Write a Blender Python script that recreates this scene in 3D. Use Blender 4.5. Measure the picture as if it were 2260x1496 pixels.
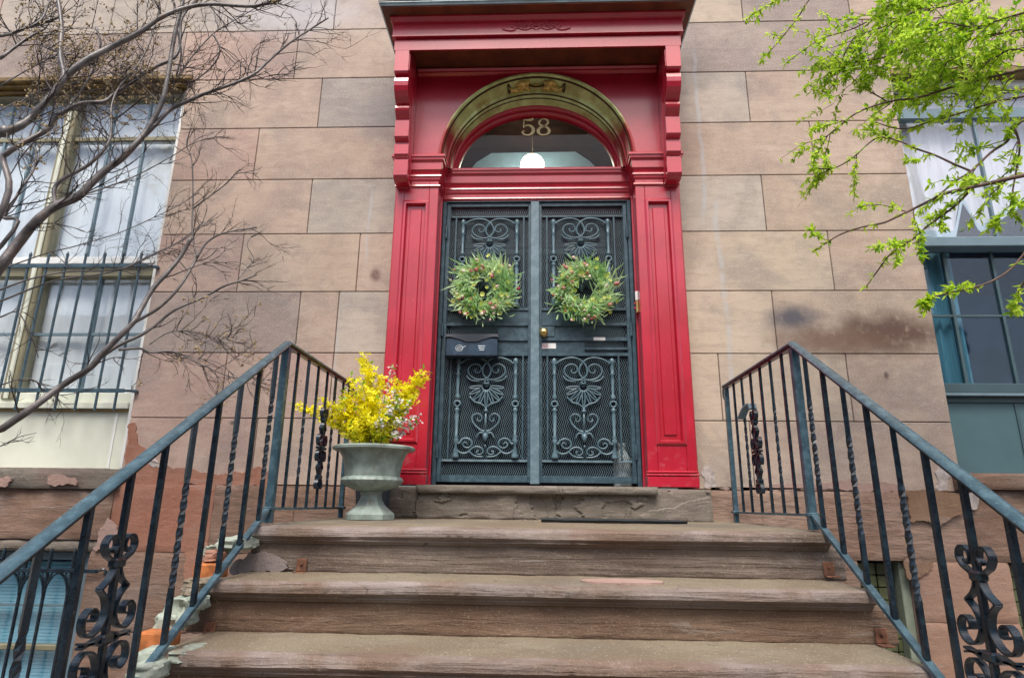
import bpy, bmesh, math, random
from mathutils import Vector, Matrix, noise
R = math.radians
random.seed(7)
scene = bpy.context.scene
for o in list(bpy.data.objects): bpy.data.objects.remove(o)
COL = scene.collection

# ------------------------------------------------------------------ camera
F_PX, PW, PH = 1358.92, 2260, 1496
CAM = Vector((0.0, -4.2, 0.0))            # z = 0 is eye height; the pavement lies at GZ
GZ = -1.62
RW = Matrix(((0.999232237, 0.0376259828, 0.0109189175),
             (0.000739213787, 0.260542183, -0.965462182),
             (-0.0391713021, 0.964729007, 0.260314335)))   # world -> camera (x right, y down, z forward)
cd = bpy.data.cameras.new('camera'); cam = bpy.data.objects.new('camera', cd); COL.objects.link(cam)
cd.sensor_fit = 'HORIZONTAL'; cd.sensor_width = 36; cd.lens = F_PX / PW * 36
cd.clip_start = 0.05; cd.clip_end = 600
m = Matrix.Identity(4)
for i in range(3):
    m[i][0] = RW[0][i]; m[i][1] = -RW[1][i]; m[i][2] = -RW[2][i]; m[i][3] = CAM[i]
cam.matrix_world = m
scene.camera = cam

# ------------------------------------------------------------------ sky, sun, exposure
SUN_ELEV, SUN_AZ = 58, -14                # overcast: broad soft sun from the street side, a little left
w = bpy.data.worlds.new('World'); scene.world = w; w.use_nodes = True
nt = w.node_tree
sky = nt.nodes.new('ShaderNodeTexSky'); sky.sky_type = 'NISHITA'; sky.sun_disc = False
sky.sun_elevation = R(SUN_ELEV); sky.sun_rotation = R(180 + SUN_AZ)
sky.air_density = 1.0; sky.dust_density = 4.0; sky.ozone_density = 0.6
bg = nt.nodes['Background']; nt.links.new(sky.outputs[0], bg.inputs[0]); bg.inputs[1].default_value = 0.09
sd = bpy.data.lights.new('sun', 'SUN'); sun = bpy.data.objects.new('sun', sd); COL.objects.link(sun)
sd.energy = 1.5; sd.angle = R(22); sd.color = (1.0, 0.93, 0.85)
ce, se = math.cos(R(SUN_ELEV)), math.sin(R(SUN_ELEV))
sdir = Vector((math.sin(R(SUN_AZ)) * ce, -math.cos(R(SUN_AZ)) * ce, se))   # towards the sun
sun.rotation_euler = sdir.to_track_quat('Z', 'Y').to_euler()
vs = scene.view_settings
vs.view_transform = 'Standard'; vs.look = 'None'; vs.gamma = 1; vs.exposure = 1.35
vs.use_curve_mapping = False

# ------------------------------------------------------------------ helpers
def ray(u, v):
    q = Vector((u - PW / 2, v - PH / 2, F_PX))
    return RW.transposed() @ q
def at(u, v, Y):
    r = ray(u, v); return CAM + r * ((Y - CAM.y) / r.y)
def ax(u, v, Y): return at(u, v, Y).x
def az(u, v, Y): return at(u, v, Y).z
def N(x, y=0.0, z=0.0): return noise.noise(Vector((x, y, z)))

WORLD = {}
def link(o, parent=None, world=None):
    COL.objects.link(o)
    world = world or Matrix.Identity(4)
    if parent is not None:
        o.parent = parent
        o.matrix_parent_inverse = WORLD[parent].inverted()
    o.matrix_basis = world
    WORLD[o] = world
    return o
def tag(o, label=None, cat=None, group=None, kind=None):
    if label: o['label'] = label
    if cat: o['category'] = cat
    if group: o['group'] = group
    if kind: o['kind'] = kind
    return o
def thing(name, label, cat, loc=(0, 0, 0), group=None):
    o = bpy.data.objects.new(name, None); o.empty_display_size = 0.1
    link(o, None, Matrix.Translation(loc))
    return tag(o, label, cat, group)
def inst(name, mesh, parent, world, color=None):
    o = bpy.data.objects.new(name, mesh); link(o, parent, world)
    if color: o.color = (*color, 1)
    return o

class MB:
    def __init__(s): s.v = []; s.f = []
    def add(s, vs, fs):
        n = len(s.v); s.v += [tuple(p) for p in vs]; s.f += [tuple(i + n for i in f) for f in fs]; return s
    def box(s, x0, x1, y0, y1, z0, z1, b=0.0):
        if x0 > x1: x0, x1 = x1, x0
        if y0 > y1: y0, y1 = y1, y0
        if z0 > z1: z0, z1 = z1, z0
        if b <= 0:
            return s.add([(x0, y0, z0), (x1, y0, z0), (x1, y1, z0), (x0, y1, z0), (x0, y0, z1), (x1, y0, z1), (x1, y1, z1), (x0, y1, z1)],
                         [(0, 3, 2, 1), (4, 5, 6, 7), (0, 1, 5, 4), (1, 2, 6, 5), (2, 3, 7, 6), (3, 0, 4, 7)])
        # chamfered box (24 verts)
        b = min(b, (x1 - x0) * .45, (y1 - y0) * .45, (z1 - z0) * .45)
        bm = bmesh.new()
        g = bmesh.ops.create_cube(bm, size=1)
        for q in bm.verts:
            q.co = Vector(((x0 + x1) / 2 + q.co.x * (x1 - x0), (y0 + y1) / 2 + q.co.y * (y1 - y0), (z0 + z1) / 2 + q.co.z * (z1 - z0)))
        bmesh.ops.bevel(bm, geom=list(bm.edges), offset=b, segments=1, affect='EDGES')
        bm.verts.index_update()
        s.add([q.co for q in bm.verts], [[q.index for q in f.verts] for f in bm.faces]); bm.free(); return s
    def bar(s, a, b, w, h=None, up=(0, 0, 1)):
        """square bar from a to b; w across, h along 'up'"""
        h = h or w
        a = Vector(a); b = Vector(b); d = (b - a).normalized(); u = Vector(up)
        if abs(d.dot(u)) > .98: u = Vector((0, 1, 0))
        x = d.cross(u).normalized(); u = x.cross(d)
        vs = [p + x * sx * w / 2 + u * sy * h / 2 for p in (a, b) for sx, sy in ((-1, -1), (1, -1), (1, 1), (-1, 1))]
        return s.add(vs, [(0, 1, 2, 3), (7, 6, 5, 4), (0, 4, 5, 1), (1, 5, 6, 2), (2, 6, 7, 3), (3, 7, 4, 0)])
    def tube(s, pts, rad, n=6, caps=True, flat=None, up=None):
        """swept tube; rad number or list; flat=(w,h,axis): a strap with half-width w along axis and half-thickness h"""
        pts = [Vector(p) for p in pts]; k = len(pts)
        if not isinstance(rad, (list, tuple)): rad = [rad] * k
        base = len(s.v); prev = None
        for i, p in enumerate(pts):
            t = (pts[min(i + 1, k - 1)] - pts[max(i - 1, 0)])
            t = t.normalized() if t.length > 1e-9 else Vector((0, 0, 1))
            if flat:
                axv = Vector(flat[2]); nn = t.cross(axv).normalized()
                for sx, sy in ((-1, -1), (1, -1), (1, 1), (-1, 1)):
                    s.v.append(tuple(p + axv * sx * flat[0] * rad[i] + nn * sy * flat[1] * rad[i]))
                continue
            if prev is None:
                a = Vector((0, 0, 1)) if abs(t.z) < .9 else Vector((1, 0, 0))
                x = t.cross(a).normalized()
            else:
                x = prev - t * prev.dot(t)
                x = x.normalized() if x.length > 1e-6 else t.orthogonal().normalized()
            prev = x; y = t.cross(x)
            for j in range(n):
                an = 2 * math.pi * j / n
                s.v.append(tuple(p + (x * math.cos(an) + y * math.sin(an)) * rad[i]))
        if flat: n = 4
        for i in range(k - 1):
            for j in range(n):
                a = base + i * n + j; b = base + i * n + (j + 1) % n
                s.f.append((a, b, b + n, a + n))
        if caps:
            s.f.append(tuple(base + j for j in reversed(range(n)))); s.f.append(tuple(base + (k - 1) * n + j for j in range(n)))
        return s
    def lathe(s, prof, n=24, loc=(0, 0, 0), sx=1, sy=1, mod=None):
        base = len(s.v); k = len(prof)
        for i, (r, z) in enumerate(prof):
            for j in range(n):
                an = 2 * math.pi * j / n
                rr = r * (mod(i, an) if mod else 1)
                s.v.append((loc[0] + rr * math.cos(an) * sx, loc[1] + rr * math.sin(an) * sy, loc[2] + z))
        for i in range(k - 1):
            for j in range(n):
                a = base + i * n + j; b = base + i * n + (j + 1) % n
                s.f.append((a, b, b + n, a + n))
        s.f.append(tuple(base + j for j in reversed(range(n)))); s.f.append(tuple(base + (k - 1) * n + j for j in range(n)))
        return s
    def prism(s, poly, a0, a1, axis='y'):
        """extrude a 2-D outline: axis y -> poly is (x,z); axis x -> poly is (y,z); axis z -> poly is (x,y)"""
        mk = {'y': lambda p, a: (p[0], a, p[1]), 'x': lambda p, a: (a, p[0], p[1]), 'z': lambda p, a: (p[0], p[1], a)}[axis]
        n = len(poly); base = len(s.v)
        s.v += [mk(p, a0) for p in poly] + [mk(p, a1) for p in poly]
        s.f.append(tuple(base + i for i in range(n))); s.f.append(tuple(base + n + i for i in reversed(range(n))))
        for i in range(n):
            j = (i + 1) % n; s.f.append((base + j, base + i, base + n + i, base + n + j))
        return s
    def grid(s, rows, close=False):
        """rows: list of equally long point lists"""
        base = len(s.v); k = len(rows[0])
        for r in rows: s.v += [tuple(p) for p in r]
        for i in range(len(rows) - 1):
            for j in range(k - 1 if not close else k):
                a = base + i * k + j; b = base + i * k + (j + 1) % k
                s.f.append((a, b, b + k, a + k))
        return s
    def mesh(s, name, mat=None, smooth=False, origin=None, fix=True):
        me = bpy.data.meshes.new(name)
        o = Vector(origin or (0, 0, 0))
        me.from_pydata([tuple(Vector(p) - o) for p in s.v], [], s.f)
        if fix:
            bm = bmesh.new(); bm.from_mesh(me); bmesh.ops.recalc_face_normals(bm, faces=bm.faces); bm.to_mesh(me); bm.free()
        if mat: me.materials.append(mat)
        if smooth:
            me.polygons.foreach_set('use_smooth', [True] * len(me.polygons))
            if smooth != 'all': me.set_sharp_from_angle(angle=R(smooth if smooth is not True else 40))
        me.update(); return me
    def build(s, name, mat, parent=None, smooth=False, origin=None, color=None, fix=True):
        me = s.mesh(name, mat, smooth, origin, fix)
        o = bpy.data.objects.new(name, me)
        link(o, parent, Matrix.Translation(origin or (0, 0, 0)))
        if color: o.color = (*color, 1)
        return o

def catmull(pts, per=6):
    pts = [Vector(p) for p in pts]
    if len(pts) < 3: return pts
    q = [pts[0] * 2 - pts[1]] + pts + [pts[-1] * 2 - pts[-2]]
    out = []
    for i in range(1, len(q) - 2):
        for k in range(per):
            t = k / per; a, b, c, d = q[i - 1], q[i], q[i + 1], q[i + 2]
            out.append(.5 * ((2 * b) + (c - a) * t + (2 * a - 5 * b + 4 * c - d) * t * t + (3 * b - a - 3 * c + d) * t ** 3))
    out.append(pts[-1]); return out

# ------------------------------------------------------------------ materials
class NG:
    """small node-graph helper"""
    def __init__(s, name):
        s.m = bpy.data.materials.new(name); s.m.use_nodes = True; s.t = s.m.node_tree
        s.b = s.t.nodes['Principled BSDF']; s.out = s.t.nodes['Material Output']
        s.pos = s.t.nodes.new('ShaderNodeNewGeometry').outputs['Position']
    def n(s, typ, **kw):
        nd = s.t.nodes.new(typ)
        for k, v in kw.items():
            if hasattr(nd, k): setattr(nd, k, v)
        return nd
    def l(s, a, b): s.t.links.new(a, b)
    def put(s, sock, v):
        if hasattr(v, 'is_output'): s.l(v, sock)
        elif isinstance(v, (tuple, list)) and len(v) == 3 and sock.type == 'RGBA': sock.default_value = (*v, 1)
        else: sock.default_value = v
    def mapped(s, scale=(1, 1, 1), rot=(0, 0, 0), loc=(0, 0, 0), src=None):
        nd = s.n('ShaderNodeMapping'); s.l(src or s.pos, nd.inputs[0])
        nd.inputs['Location'].default_value = loc; nd.inputs['Rotation'].default_value = rot; nd.inputs['Scale'].default_value = scale
        return nd.outputs[0]
    def noise(s, scale, detail=4, rough=.55, vec=None, dist=0.0):
        nd = s.n('ShaderNodeTexNoise'); s.l(vec or s.pos, nd.inputs['Vector'])
        nd.inputs['Scale'].default_value = scale; nd.inputs['Detail'].default_value = detail; nd.inputs['Roughness'].default_value = rough
        nd.inputs['Distortion'].default_value = dist
        return nd.outputs['Fac']
    def ramp(s, fac, a, b):
        nd = s.n('ShaderNodeMapRange'); nd.interpolation_type = 'SMOOTHSTEP'; s.l(fac, nd.inputs[0])
        nd.inputs[1].default_value = a; nd.inputs[2].default_value = b; return nd.outputs[0]
    def mix(s, fac, a, b, mode='MIX'):
        nd = s.n('ShaderNodeMix'); nd.data_type = 'RGBA'; nd.blend_type = mode
        s.put(nd.inputs[0], fac); s.put(nd.inputs[6], a); s.put(nd.inputs[7], b); return nd.outputs[2]
    def math(s, op, a, b=0.0, c=None):
        nd = s.n('ShaderNodeMath'); nd.operation = op; s.put(nd.inputs[0], a); s.put(nd.inputs[1], b)
        if c is not None: s.put(nd.inputs[2], c)
        return nd.outputs[0]
    def bump(s, h, strength=.4, dist=.01, prev=None):
        nd = s.n('ShaderNodeBump'); s.l(h, nd.inputs['Height']); nd.inputs['Strength'].default_value = strength; nd.inputs['Distance'].default_value = dist
        if prev: s.l(prev, nd.inputs['Normal'])
        s.l(nd.outputs[0], s.b.inputs['Normal']); return nd.outputs[0]
    def fin(s, col=None, rough=.6, metal=0, spec=.5):
        if col is not None: s.put(s.b.inputs['Base Color'], col)
        s.put(s.b.inputs['Roughness'], rough); s.b.inputs['Metallic'].default_value = metal; s.b.inputs['Specular IOR Level'].default_value = spec
        return s.m
    def xyz(s):
        nd = s.n('ShaderNodeSeparateXYZ'); s.l(s.pos, nd.inputs[0]); return nd.outputs
    def objcol(s): return s.n('ShaderNodeObjectInfo').outputs['Color']
    def spot(s, x, z, rx, rz, soft=.5, warp=.25):
        """irregular blotch on the facade centred on (x, z)"""
        X, Y, Z = s.xyz(); nn = s.noise(7, 5, .65)
        dx = s.math('DIVIDE', s.math('SUBTRACT', X, x), rx); dz = s.math('DIVIDE', s.math('SUBTRACT', Z, z), rz)
        d = s.math('SQRT', s.math('ADD', s.math('MULTIPLY', dx, dx), s.math('MULTIPLY', dz, dz)))
        d = s.math('ADD', d, s.math('MULTIPLY', s.math('SUBTRACT', nn, .5), warp * 4))
        return s.math('MULTIPLY', s.ramp(d, 1.3, .2), s.ramp(s.noise(12, 5, .7), .15, .5))

def plain(name, col, rough=.6, metal=0, spec=.5, var=.12, scale=14, bump=0.0, bscale=60, dirt=None):
    g = NG(name); f = g.noise(scale, 4)
    c = g.mix(g.ramp(f, .3, .7), tuple(x * (1 - var) for x in col), tuple(min(1, x * (1 + var)) for x in col))
    if dirt: c = g.mix(g.math('MULTIPLY', g.ramp(g.noise(scale * .45, 6, .65), .55, .75), dirt[1]), c, dirt[0])
    if bump: g.bump(g.noise(bscale, 4), bump, .004)
    return g.fin(c, rough, metal, spec)

def wall_stone():
    g = NG('brownstone_ashlar')
    oc = g.objcol()
    big = g.noise(1.7, 5, .6, dist=.6)
    c = g.mix(g.math('MULTIPLY', g.ramp(big, .42, .64), .8), oc, g.mix(.62, oc, (.175, .16, .16)))
    c = g.mix(g.math('MULTIPLY', g.ramp(g.noise(4.2, 6, .68, g.mapped((1, 1, 1.3), loc=(2, 8, 4)), .8), .5, .68), .55), c, g.mix(.4, oc, (.55, .47, .39)))
    streak = g.noise(3.0, 4, .6, g.mapped((1.0, 1, 5.0), (0, R(28), 0)))
    c = g.mix(g.math('MULTIPLY', g.ramp(streak, .45, .72), .55), c, g.mix(.5, oc, (.17, .12, .11)))
    warm = g.noise(2.6, 4, .6, g.mapped((1, 1, 1), (0, 0, 0), (7, 3, 1)))
    c = g.mix(g.math('MULTIPLY', g.ramp(warm, .46, .68), .6), c, g.mix(.45, oc, (.56, .46, .37)))
    wisp = g.noise(7.0, 5, .65, g.mapped((1.0, 1, 4.0), (0, R(24), 0), (4, 4, 4)), .9)
    c = g.mix(g.math('MULTIPLY', g.ramp(wisp, .5, .7), .45), c, g.mix(.5, oc, (.15, .13, .13)))
    c = g.mix(g.math('MULTIPLY', g.ramp(wisp, .46, .3), .4), c, g.mix(.4, oc, (.62, .56, .50)))
    fine = g.noise(85, 3, .7)
    c = g.mix(g.math('MULTIPLY', g.ramp(fine, .4, .7), .42), c, (.52, .46, .41))
    c = g.mix(g.math('MULTIPLY', g.ramp(g.noise(11, 5, .7), .52, .7), .4), c, g.mix(.5, oc, (.16, .13, .125)))
    pits = g.noise(40, 4, .7)
    c = g.mix(g.math('MULTIPLY', g.ramp(pits, .66, .74), .35), c, (.12, .09, .08))
    # pale lime runs down beside the doorway
    X, Y, Z = g.xyz()
    wob = g.math('MULTIPLY', g.math('SUBTRACT', g.noise(1.3, 3, .5), .5), .16)
    for x0, wd, z0, z1, amt in ((1.245, .022, 1.9, 3.6, .6), (1.33, .03, .55, 2.3, .5), (-1.25, .018, 1.6, 2.4, .5), (-1.42, .018, .7, 1.3, .4)):
        d = g.math('ABSOLUTE', g.math('ADD', g.math('SUBTRACT', X, x0), wob))
        k = g.math('MULTIPLY', g.ramp(d, wd, wd * .2), g.math('MULTIPLY', g.ramp(Z, z0, z0 + .3), g.ramp(Z, z1, z1 - .2)))
        k = g.math('MULTIPLY', k, g.math('MULTIPLY', g.ramp(g.noise(9, 4, .7), .3, .6), amt))
        c = g.mix(k, c, (.43, .45, .48))
    # stains with shapes of their own, and darker blotches beside the hood
    for x, z, rx, rz, col, amt in ((1.80, 1.30, .2, .10, (.11, .105, .12), 1.0), (2.45, 1.18, .50, .17, (.125, .08, .065), 1.0), (2.05, 1.12, .5, .12, (.19, .12, .09), .8),
                                   (-1.18, 1.62, .045, .06, (.12, .06, .06), .8), (1.25, 3.35, .22, .28, (.14, .13, .13), .5), (-1.25, 2.95, .25, .25, (.2, .2, .22), .35),
                                   (-2.1, .53, .03, .02, (.06, .05, .05), .8), (2.38, .88, .018, .03, (.08, .05, .05), .8), (-2.0, 3.95, .75, .25, (.5, .5, .54), .55)):
        c = g.mix(g.math('MULTIPLY', g.spot(x, z, rx, rz), amt), c, col)
    b1 = g.bump(g.noise(26, 5, .65), .18, .006)
    b2 = g.bump(fine, .22, .003, b1)
    b3 = g.bump(streak, .25, .008, b2)
    return g.fin(c, .88, 0, .15)

def step_stone(name, a, b, c3, tool=None, cracks=False, speck=.35):
    g = NG(name)
    big = g.noise(2.2, 6, .62, dist=.4)
    c = g.mix(g.ramp(big, .35, .65), a, b)
    c = g.mix(g.math('MULTIPLY', g.ramp(g.noise(1.1, 5, .6, g.mapped((1, 1, 1), loc=(3, 1, 5))), .5, .66), .75), c, c3)
    fine = g.noise(140, 2, .6)
    c = g.mix(g.math('MULTIPLY', g.ramp(fine, .6, .72), speck), c, (.55, .5, .4))
    c = g.mix(g.math('MULTIPLY', g.ramp(g.noise(75, 3, .7), .62, .72), .45), c, (.07, .055, .045))
    lay = g.noise(5, 6, .7, g.mapped((.5, .8, 3.0)), 1.2)
    c = g.mix(g.math('MULTIPLY', g.ramp(lay, .56, .66), .5), c, g.mix(.5, c3, (.38, .34, .31)))
    nb = g.bump(g.noise(18, 6, .7), .55, .016)
    nb = g.bump(lay, .4, .012, nb)
    nb = g.bump(fine, .3, .003, nb)
    if tool:
        vec = g.mapped((tool[0], 1, tool[1]), (0, R(tool[2]), 0))
        wv = g.noise(tool[3], 3, .6, vec, .8)
        nb = g.bump(wv, tool[4], .008, nb)
        c = g.mix(g.math('MULTIPLY', g.ramp(wv, .6, .36), .32), c, (.09, .065, .05))
    if cracks:
        vo = g.n('ShaderNodeTexVoronoi'); vo.feature = 'DISTANCE_TO_EDGE'; vo.inputs['Scale'].default_value = 5.5
        wn = g.n('ShaderNodeMix'); wn.data_type = 'RGBA'; wn.inputs[0].default_value = .3
        g.l(g.pos, wn.inputs[6]); nz = g.n('ShaderNodeTexNoise'); nz.inputs['Scale'].default_value = 6; g.l(g.pos, nz.inputs['Vector']); g.l(nz.outputs['Color'], wn.inputs[7])
        g.l(wn.outputs[2], vo.inputs['Vector'])
        k = g.ramp(vo.outputs['Distance'], .014, .004)
        k = g.math('MULTIPLY', k, g.ramp(g.noise(2.1, 3), .53, .6))
        c = g.mix(g.math('MULTIPLY', k, .6), c, (.05, .04, .035))
    return g.fin(c, .9, 0, .15)

def red_paint():
    g = NG('red_gloss_paint')
    f = g.noise(3.5, 4, .6)
    c = g.mix(g.ramp(f, .35, .65), (.38, .004, .020), (.46, .008, .032))
    sc = g.noise(55, 4, .7, g.mapped((1, 1, .35)))
    c = g.mix(g.math('MULTIPLY', g.ramp(sc, .63, .72), .3), c, (.55, .16, .18))
    dirt = g.noise(9, 6, .7)
    c = g.mix(g.math('MULTIPLY', g.ramp(dirt, .58, .78), .35), c, (.16, .02, .025))
    X, Y, Z = g.xyz()
    scuff = g.math('MULTIPLY', g.ramp(Z, .55, .12), g.ramp(g.noise(14, 5, .75), .52, .68))
    c = g.mix(g.math('MULTIPLY', scuff, .45), c, (.42, .2, .2))
    nb = g.bump(g.noise(16, 4, .6, g.mapped((2.2, 2.2, .5))), .16, .008)
    g.bump(g.noise(120, 3, .6, g.mapped((1, 1, .3))), .12, .002, nb)
    g.b.inputs['Coat Weight'].default_value = .8; g.b.inputs['Coat Roughness'].default_value = .2; g.b.inputs['Coat IOR'].default_value = 1.6
    return g.fin(c, .42, 0, .4)

def painted_iron(name, col, rough, hi, rust=.2):
    g = NG(name)
    c = g.mix(g.ramp(g.noise(22, 5, .65), .4, .68), col, hi)
    c = g.mix(g.math('MULTIPLY', g.ramp(g.noise(13, 6, .75), .66, .76), rust), c, (.22, .08, .035))
    c = g.mix(g.math('MULTIPLY', g.ramp(g.noise(70, 4, .7), .62, .72), .4), c, tuple(min(1, x * 2.2 + .05) for x in hi))
    g.bump(g.noise(45, 5, .7), .3, .003)
    return g.fin(c, rough, 0, .55)

def glass(name, tint=(.8, .9, .95), refl=1.0, mixf=.0):
    g = NG(name); t = g.t
    tr = t.nodes.new('ShaderNodeBsdfTransparent'); tr.inputs[0].default_value = (*tint, 1)
    gl = t.nodes.new('ShaderNodeBsdfGlossy'); gl.inputs['Roughness'].default_value = .03
    g.bump(g.noise(2.5, 2), .06, .02)
    bn = [n for n in t.nodes if n.type == 'BUMP'][0]; t.links.new(bn.outputs[0], gl.inputs['Normal'])
    lw = t.nodes.new('ShaderNodeLayerWeight'); lw.inputs[0].default_value = .5
    f0 = .045 * refl
    fac = g.math('ADD', g.math('MULTIPLY', g.math('POWER', lw.outputs['Facing'], 5.0), 1 - f0), f0)
    mx = t.nodes.new('ShaderNodeMixShader'); t.links.new(fac, mx.inputs[0]); t.links.new(tr.outputs[0], mx.inputs[1]); t.links.new(gl.outputs[0], mx.inputs[2])
    t.links.new(mx.outputs[0], g.out.inputs[0]); return g.m

def leafy(name, a, b, trans=.35, rough=.5):
    g = NG(name); t = g.t
    c = g.mix(g.ramp(g.noise(7, 3), .35, .65), a, b)
    g.fin(c, rough, 0, .35)
    tl = t.nodes.new('ShaderNodeBsdfTranslucent'); t.links.new(c, tl.inputs[0])
    mx = t.nodes.new('ShaderNodeMixShader'); mx.inputs[0].default_value = trans
    t.links.new(g.b.outputs[0], mx.inputs[1]); t.links.new(tl.outputs[0], mx.inputs[2]); t.links.new(mx.outputs[0], g.out.inputs[0])
    return g.m

def fabric(name, col, fold=18, trans=.2):
    g = NG(name); t = g.t
    f = g.noise(4, 3, .5, g.mapped((fold, 1, .6)))
    c = g.mix(g.ramp(f, .35, .65), tuple(x * .86 for x in col), col)
    g.bump(f, .5, .02); g.fin(c, .85, 0, .2)
    tl = t.nodes.new('ShaderNodeBsdfTranslucent'); t.links.new(c, tl.inputs[0])
    mx = t.nodes.new('ShaderNodeMixShader'); mx.inputs[0].default_value = trans
    t.links.new(g.b.outputs[0], mx.inputs[1]); t.links.new(tl.outputs[0], mx.inputs[2]); t.links.new(mx.outputs[0], g.out.inputs[0])
    return g.m

def emit(name, col, s):
    g = NG(name); g.b.inputs['Emission Color'].default_value = (*col, 1); g.b.inputs['Emission Strength'].default_value = s
    return g.fin(col, .4)

M = {}
M['wall'] = wall_stone()
M['mortar'] = plain('joint_mortar', (.20, .16, .14), .95, var=.3)
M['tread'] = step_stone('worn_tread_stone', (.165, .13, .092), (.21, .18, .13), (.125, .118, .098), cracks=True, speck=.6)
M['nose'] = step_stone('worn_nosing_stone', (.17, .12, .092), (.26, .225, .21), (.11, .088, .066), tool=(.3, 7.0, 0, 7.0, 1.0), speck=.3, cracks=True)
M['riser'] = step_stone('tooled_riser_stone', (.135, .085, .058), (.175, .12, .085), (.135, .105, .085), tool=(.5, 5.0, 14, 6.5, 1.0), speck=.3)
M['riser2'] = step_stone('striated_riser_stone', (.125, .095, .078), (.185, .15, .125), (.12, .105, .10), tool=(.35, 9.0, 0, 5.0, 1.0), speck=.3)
M['plinth'] = step_stone('plinth_brownstone', (.20, .125, .09), (.25, .165, .125), (.21, .165, .145), tool=(.5, 4.0, 4, 7, .8), speck=.3)
M['sillstone'] = step_stone('weathered_sill_stone', (.155, .14, .12), (.205, .185, .155), (.17, .125, .11), tool=(.4, 5, 3, 5, .6), cracks=True)
M['patch'] = step_stone('terracotta_patch_render', (.28, .125, .085), (.33, .175, .125), (.27, .17, .135), speck=.15)
M['pink'] = step_stone('pink_patch_render', (.33, .22, .19), (.37, .265, .23), (.3, .2, .165), speck=.15)
M['brownpatch'] = step_stone('brown_patch_render', (.20, .12, .075), (.24, .155, .105), (.22, .14, .1), speck=.12)
M['plinthR'] = step_stone('pink_tooled_plinth', (.25, .16, .12), (.32, .225, .175), (.23, .13, .085), tool=(.7, 4.0, 9, 9, 1.0), speck=.3)
M['pierR'] = step_stone('smooth_pink_pier_render', (.29, .175, .125), (.34, .22, .165), (.27, .18, .14), speck=.15)
M['pale'] = plain('pale_patch_plaster', (.40, .355, .335), .9, var=.3, scale=22, bump=.6, bscale=40, dirt=((.28, .2, .16), .8))
M['mint'] = plain('mint_flaking_render', (.30, .345, .29), .9, var=.3, scale=14, bump=.8, bscale=30, dirt=((.22, .17, .11), .9))
M['brick'] = plain('orange_brick', (.38, .125, .035), .9, var=.35, scale=24, bump=.8, bscale=40, dirt=((.26, .19, .14), .7))
M['red'] = red_paint()
def gilding():
    """olive gilding, turning to red towards the springing of the arch"""
    g = NG('olive_gilding')
    c = g.mix(g.ramp(g.noise(9, 4), .3, .7), (.42, .45, .16), (.66, .74, .32))
    c = g.mix(g.math('MULTIPLY', g.ramp(g.noise(5, 6, .65), .5, .7), .7), c, (.30, .19, .045))
    X, Y, Z = g.xyz()
    h = g.math('ADD', Z, g.math('MULTIPLY', g.math('SUBTRACT', g.noise(8, 5, .7), .5), .22))
    c = g.mix(g.ramp(h, 2.80, 2.66), c, (.34, .03, .03))  # colour turns from olive to red lower on the arch
    g.bump(g.noise(30, 4), .3, .004)
    return g.fin(c, .42, .05, .5)
M['gold'] = gilding()
M['groove'] = plain('dark_groove_paint', (.05, .022, .008), .7, var=.3)
M['giltdark'] = plain('dark_gilding', (.62, .45, .13), .4, .2, .5, var=.45, scale=30, bump=.4)
M['goldnum'] = plain('gold_leaf_numeral', (.72, .58, .30), .45, .2, var=.15, scale=30)
M['zinc'] = plain('zinc_capping', (.33, .42, .46), .5, .2, var=.2, scale=6, dirt=((.2, .2, .18), .6))
M['gate'] = painted_iron('slate_blue_gate_paint', (.030, .062, .084), .38, (.060, .112, .142), .12)
M['meshiron'] = painted_iron('slate_mesh_paint', (.045, .08, .10), .45, (.075, .12, .145), .1)
M['casting'] = painted_iron('slate_casting_paint', (.065, .12, .15), .34, (.12, .195, .235), .12)
M['gatelite'] = painted_iron('worn_pale_gate_paint', (.095, .155, .19), .4, (.15, .22, .26), .35)
M['iron'] = painted_iron('black_railing_paint', (.006, .012, .019), .24, (.016, .032, .045), .12)
M['rail'] = painted_iron('worn_blue_black_handrail_paint', (.035, .072, .095), .26, (.07, .13, .165), .1)
M['rust'] = plain('rusty_iron', (.16, .07, .04), .85, .1, var=.4, scale=30, bump=.5)
M['soffit'] = plain('dark_red_brown_soffit_paint', (.13, .035, .014), .5, var=.35, scale=7, dirt=((.09, .05, .015), .8))  # darker red-brown than the rest of the surround, with random olive-brown blotches
M['lavender'] = step_stone('lavender_grey_flaked_stone', (.20, .17, .165), (.25, .215, .21), (.18, .15, .145), speck=.15, cracks=True)
M['brass'] = plain('brass', (.60, .44, .17), .28, .9, var=.15, scale=25)
M['door'] = plain('dark_blue_door_paint', (.004, .005, .010), .8, 0, .1, var=.3, scale=5)
M['doorlite'] = plain('slate_door_rail_paint', (.030, .055, .07), .4, var=.2, scale=5)
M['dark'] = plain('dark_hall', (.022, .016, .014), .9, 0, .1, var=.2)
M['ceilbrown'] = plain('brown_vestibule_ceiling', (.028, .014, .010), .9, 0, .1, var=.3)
M['paleblue'] = plain('pale_blue_light_patch', (.42, .68, .86), .6, var=.06)
M['globe'] = emit('lit_opal_globe', (1.0, .93, .72), 7.0)
M['cord'] = plain('lamp_cord', (.4, .33, .2), .5)
M['white'] = plain('white_window_paint', (.74, .76, .74), .45, var=.06, scale=6, dirt=((.5, .48, .4), .5))
M['cream'] = plain('cream_panel_paint', (.62, .65, .55), .55, var=.06, scale=4, dirt=((.72, .74, .7), .6))
M['olive'] = plain('olive_sash_paint', (.22, .205, .13), .5, var=.15, scale=6)
M['woodbrown'] = plain('varnished_brown_lintel', (.19, .12, .035), .4, var=.35, scale=9, dirt=((.06, .035, .015), .8))
M['tealframe'] = plain('slate_window_paint', (.045, .085, .10), .45, var=.12, scale=4)
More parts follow.
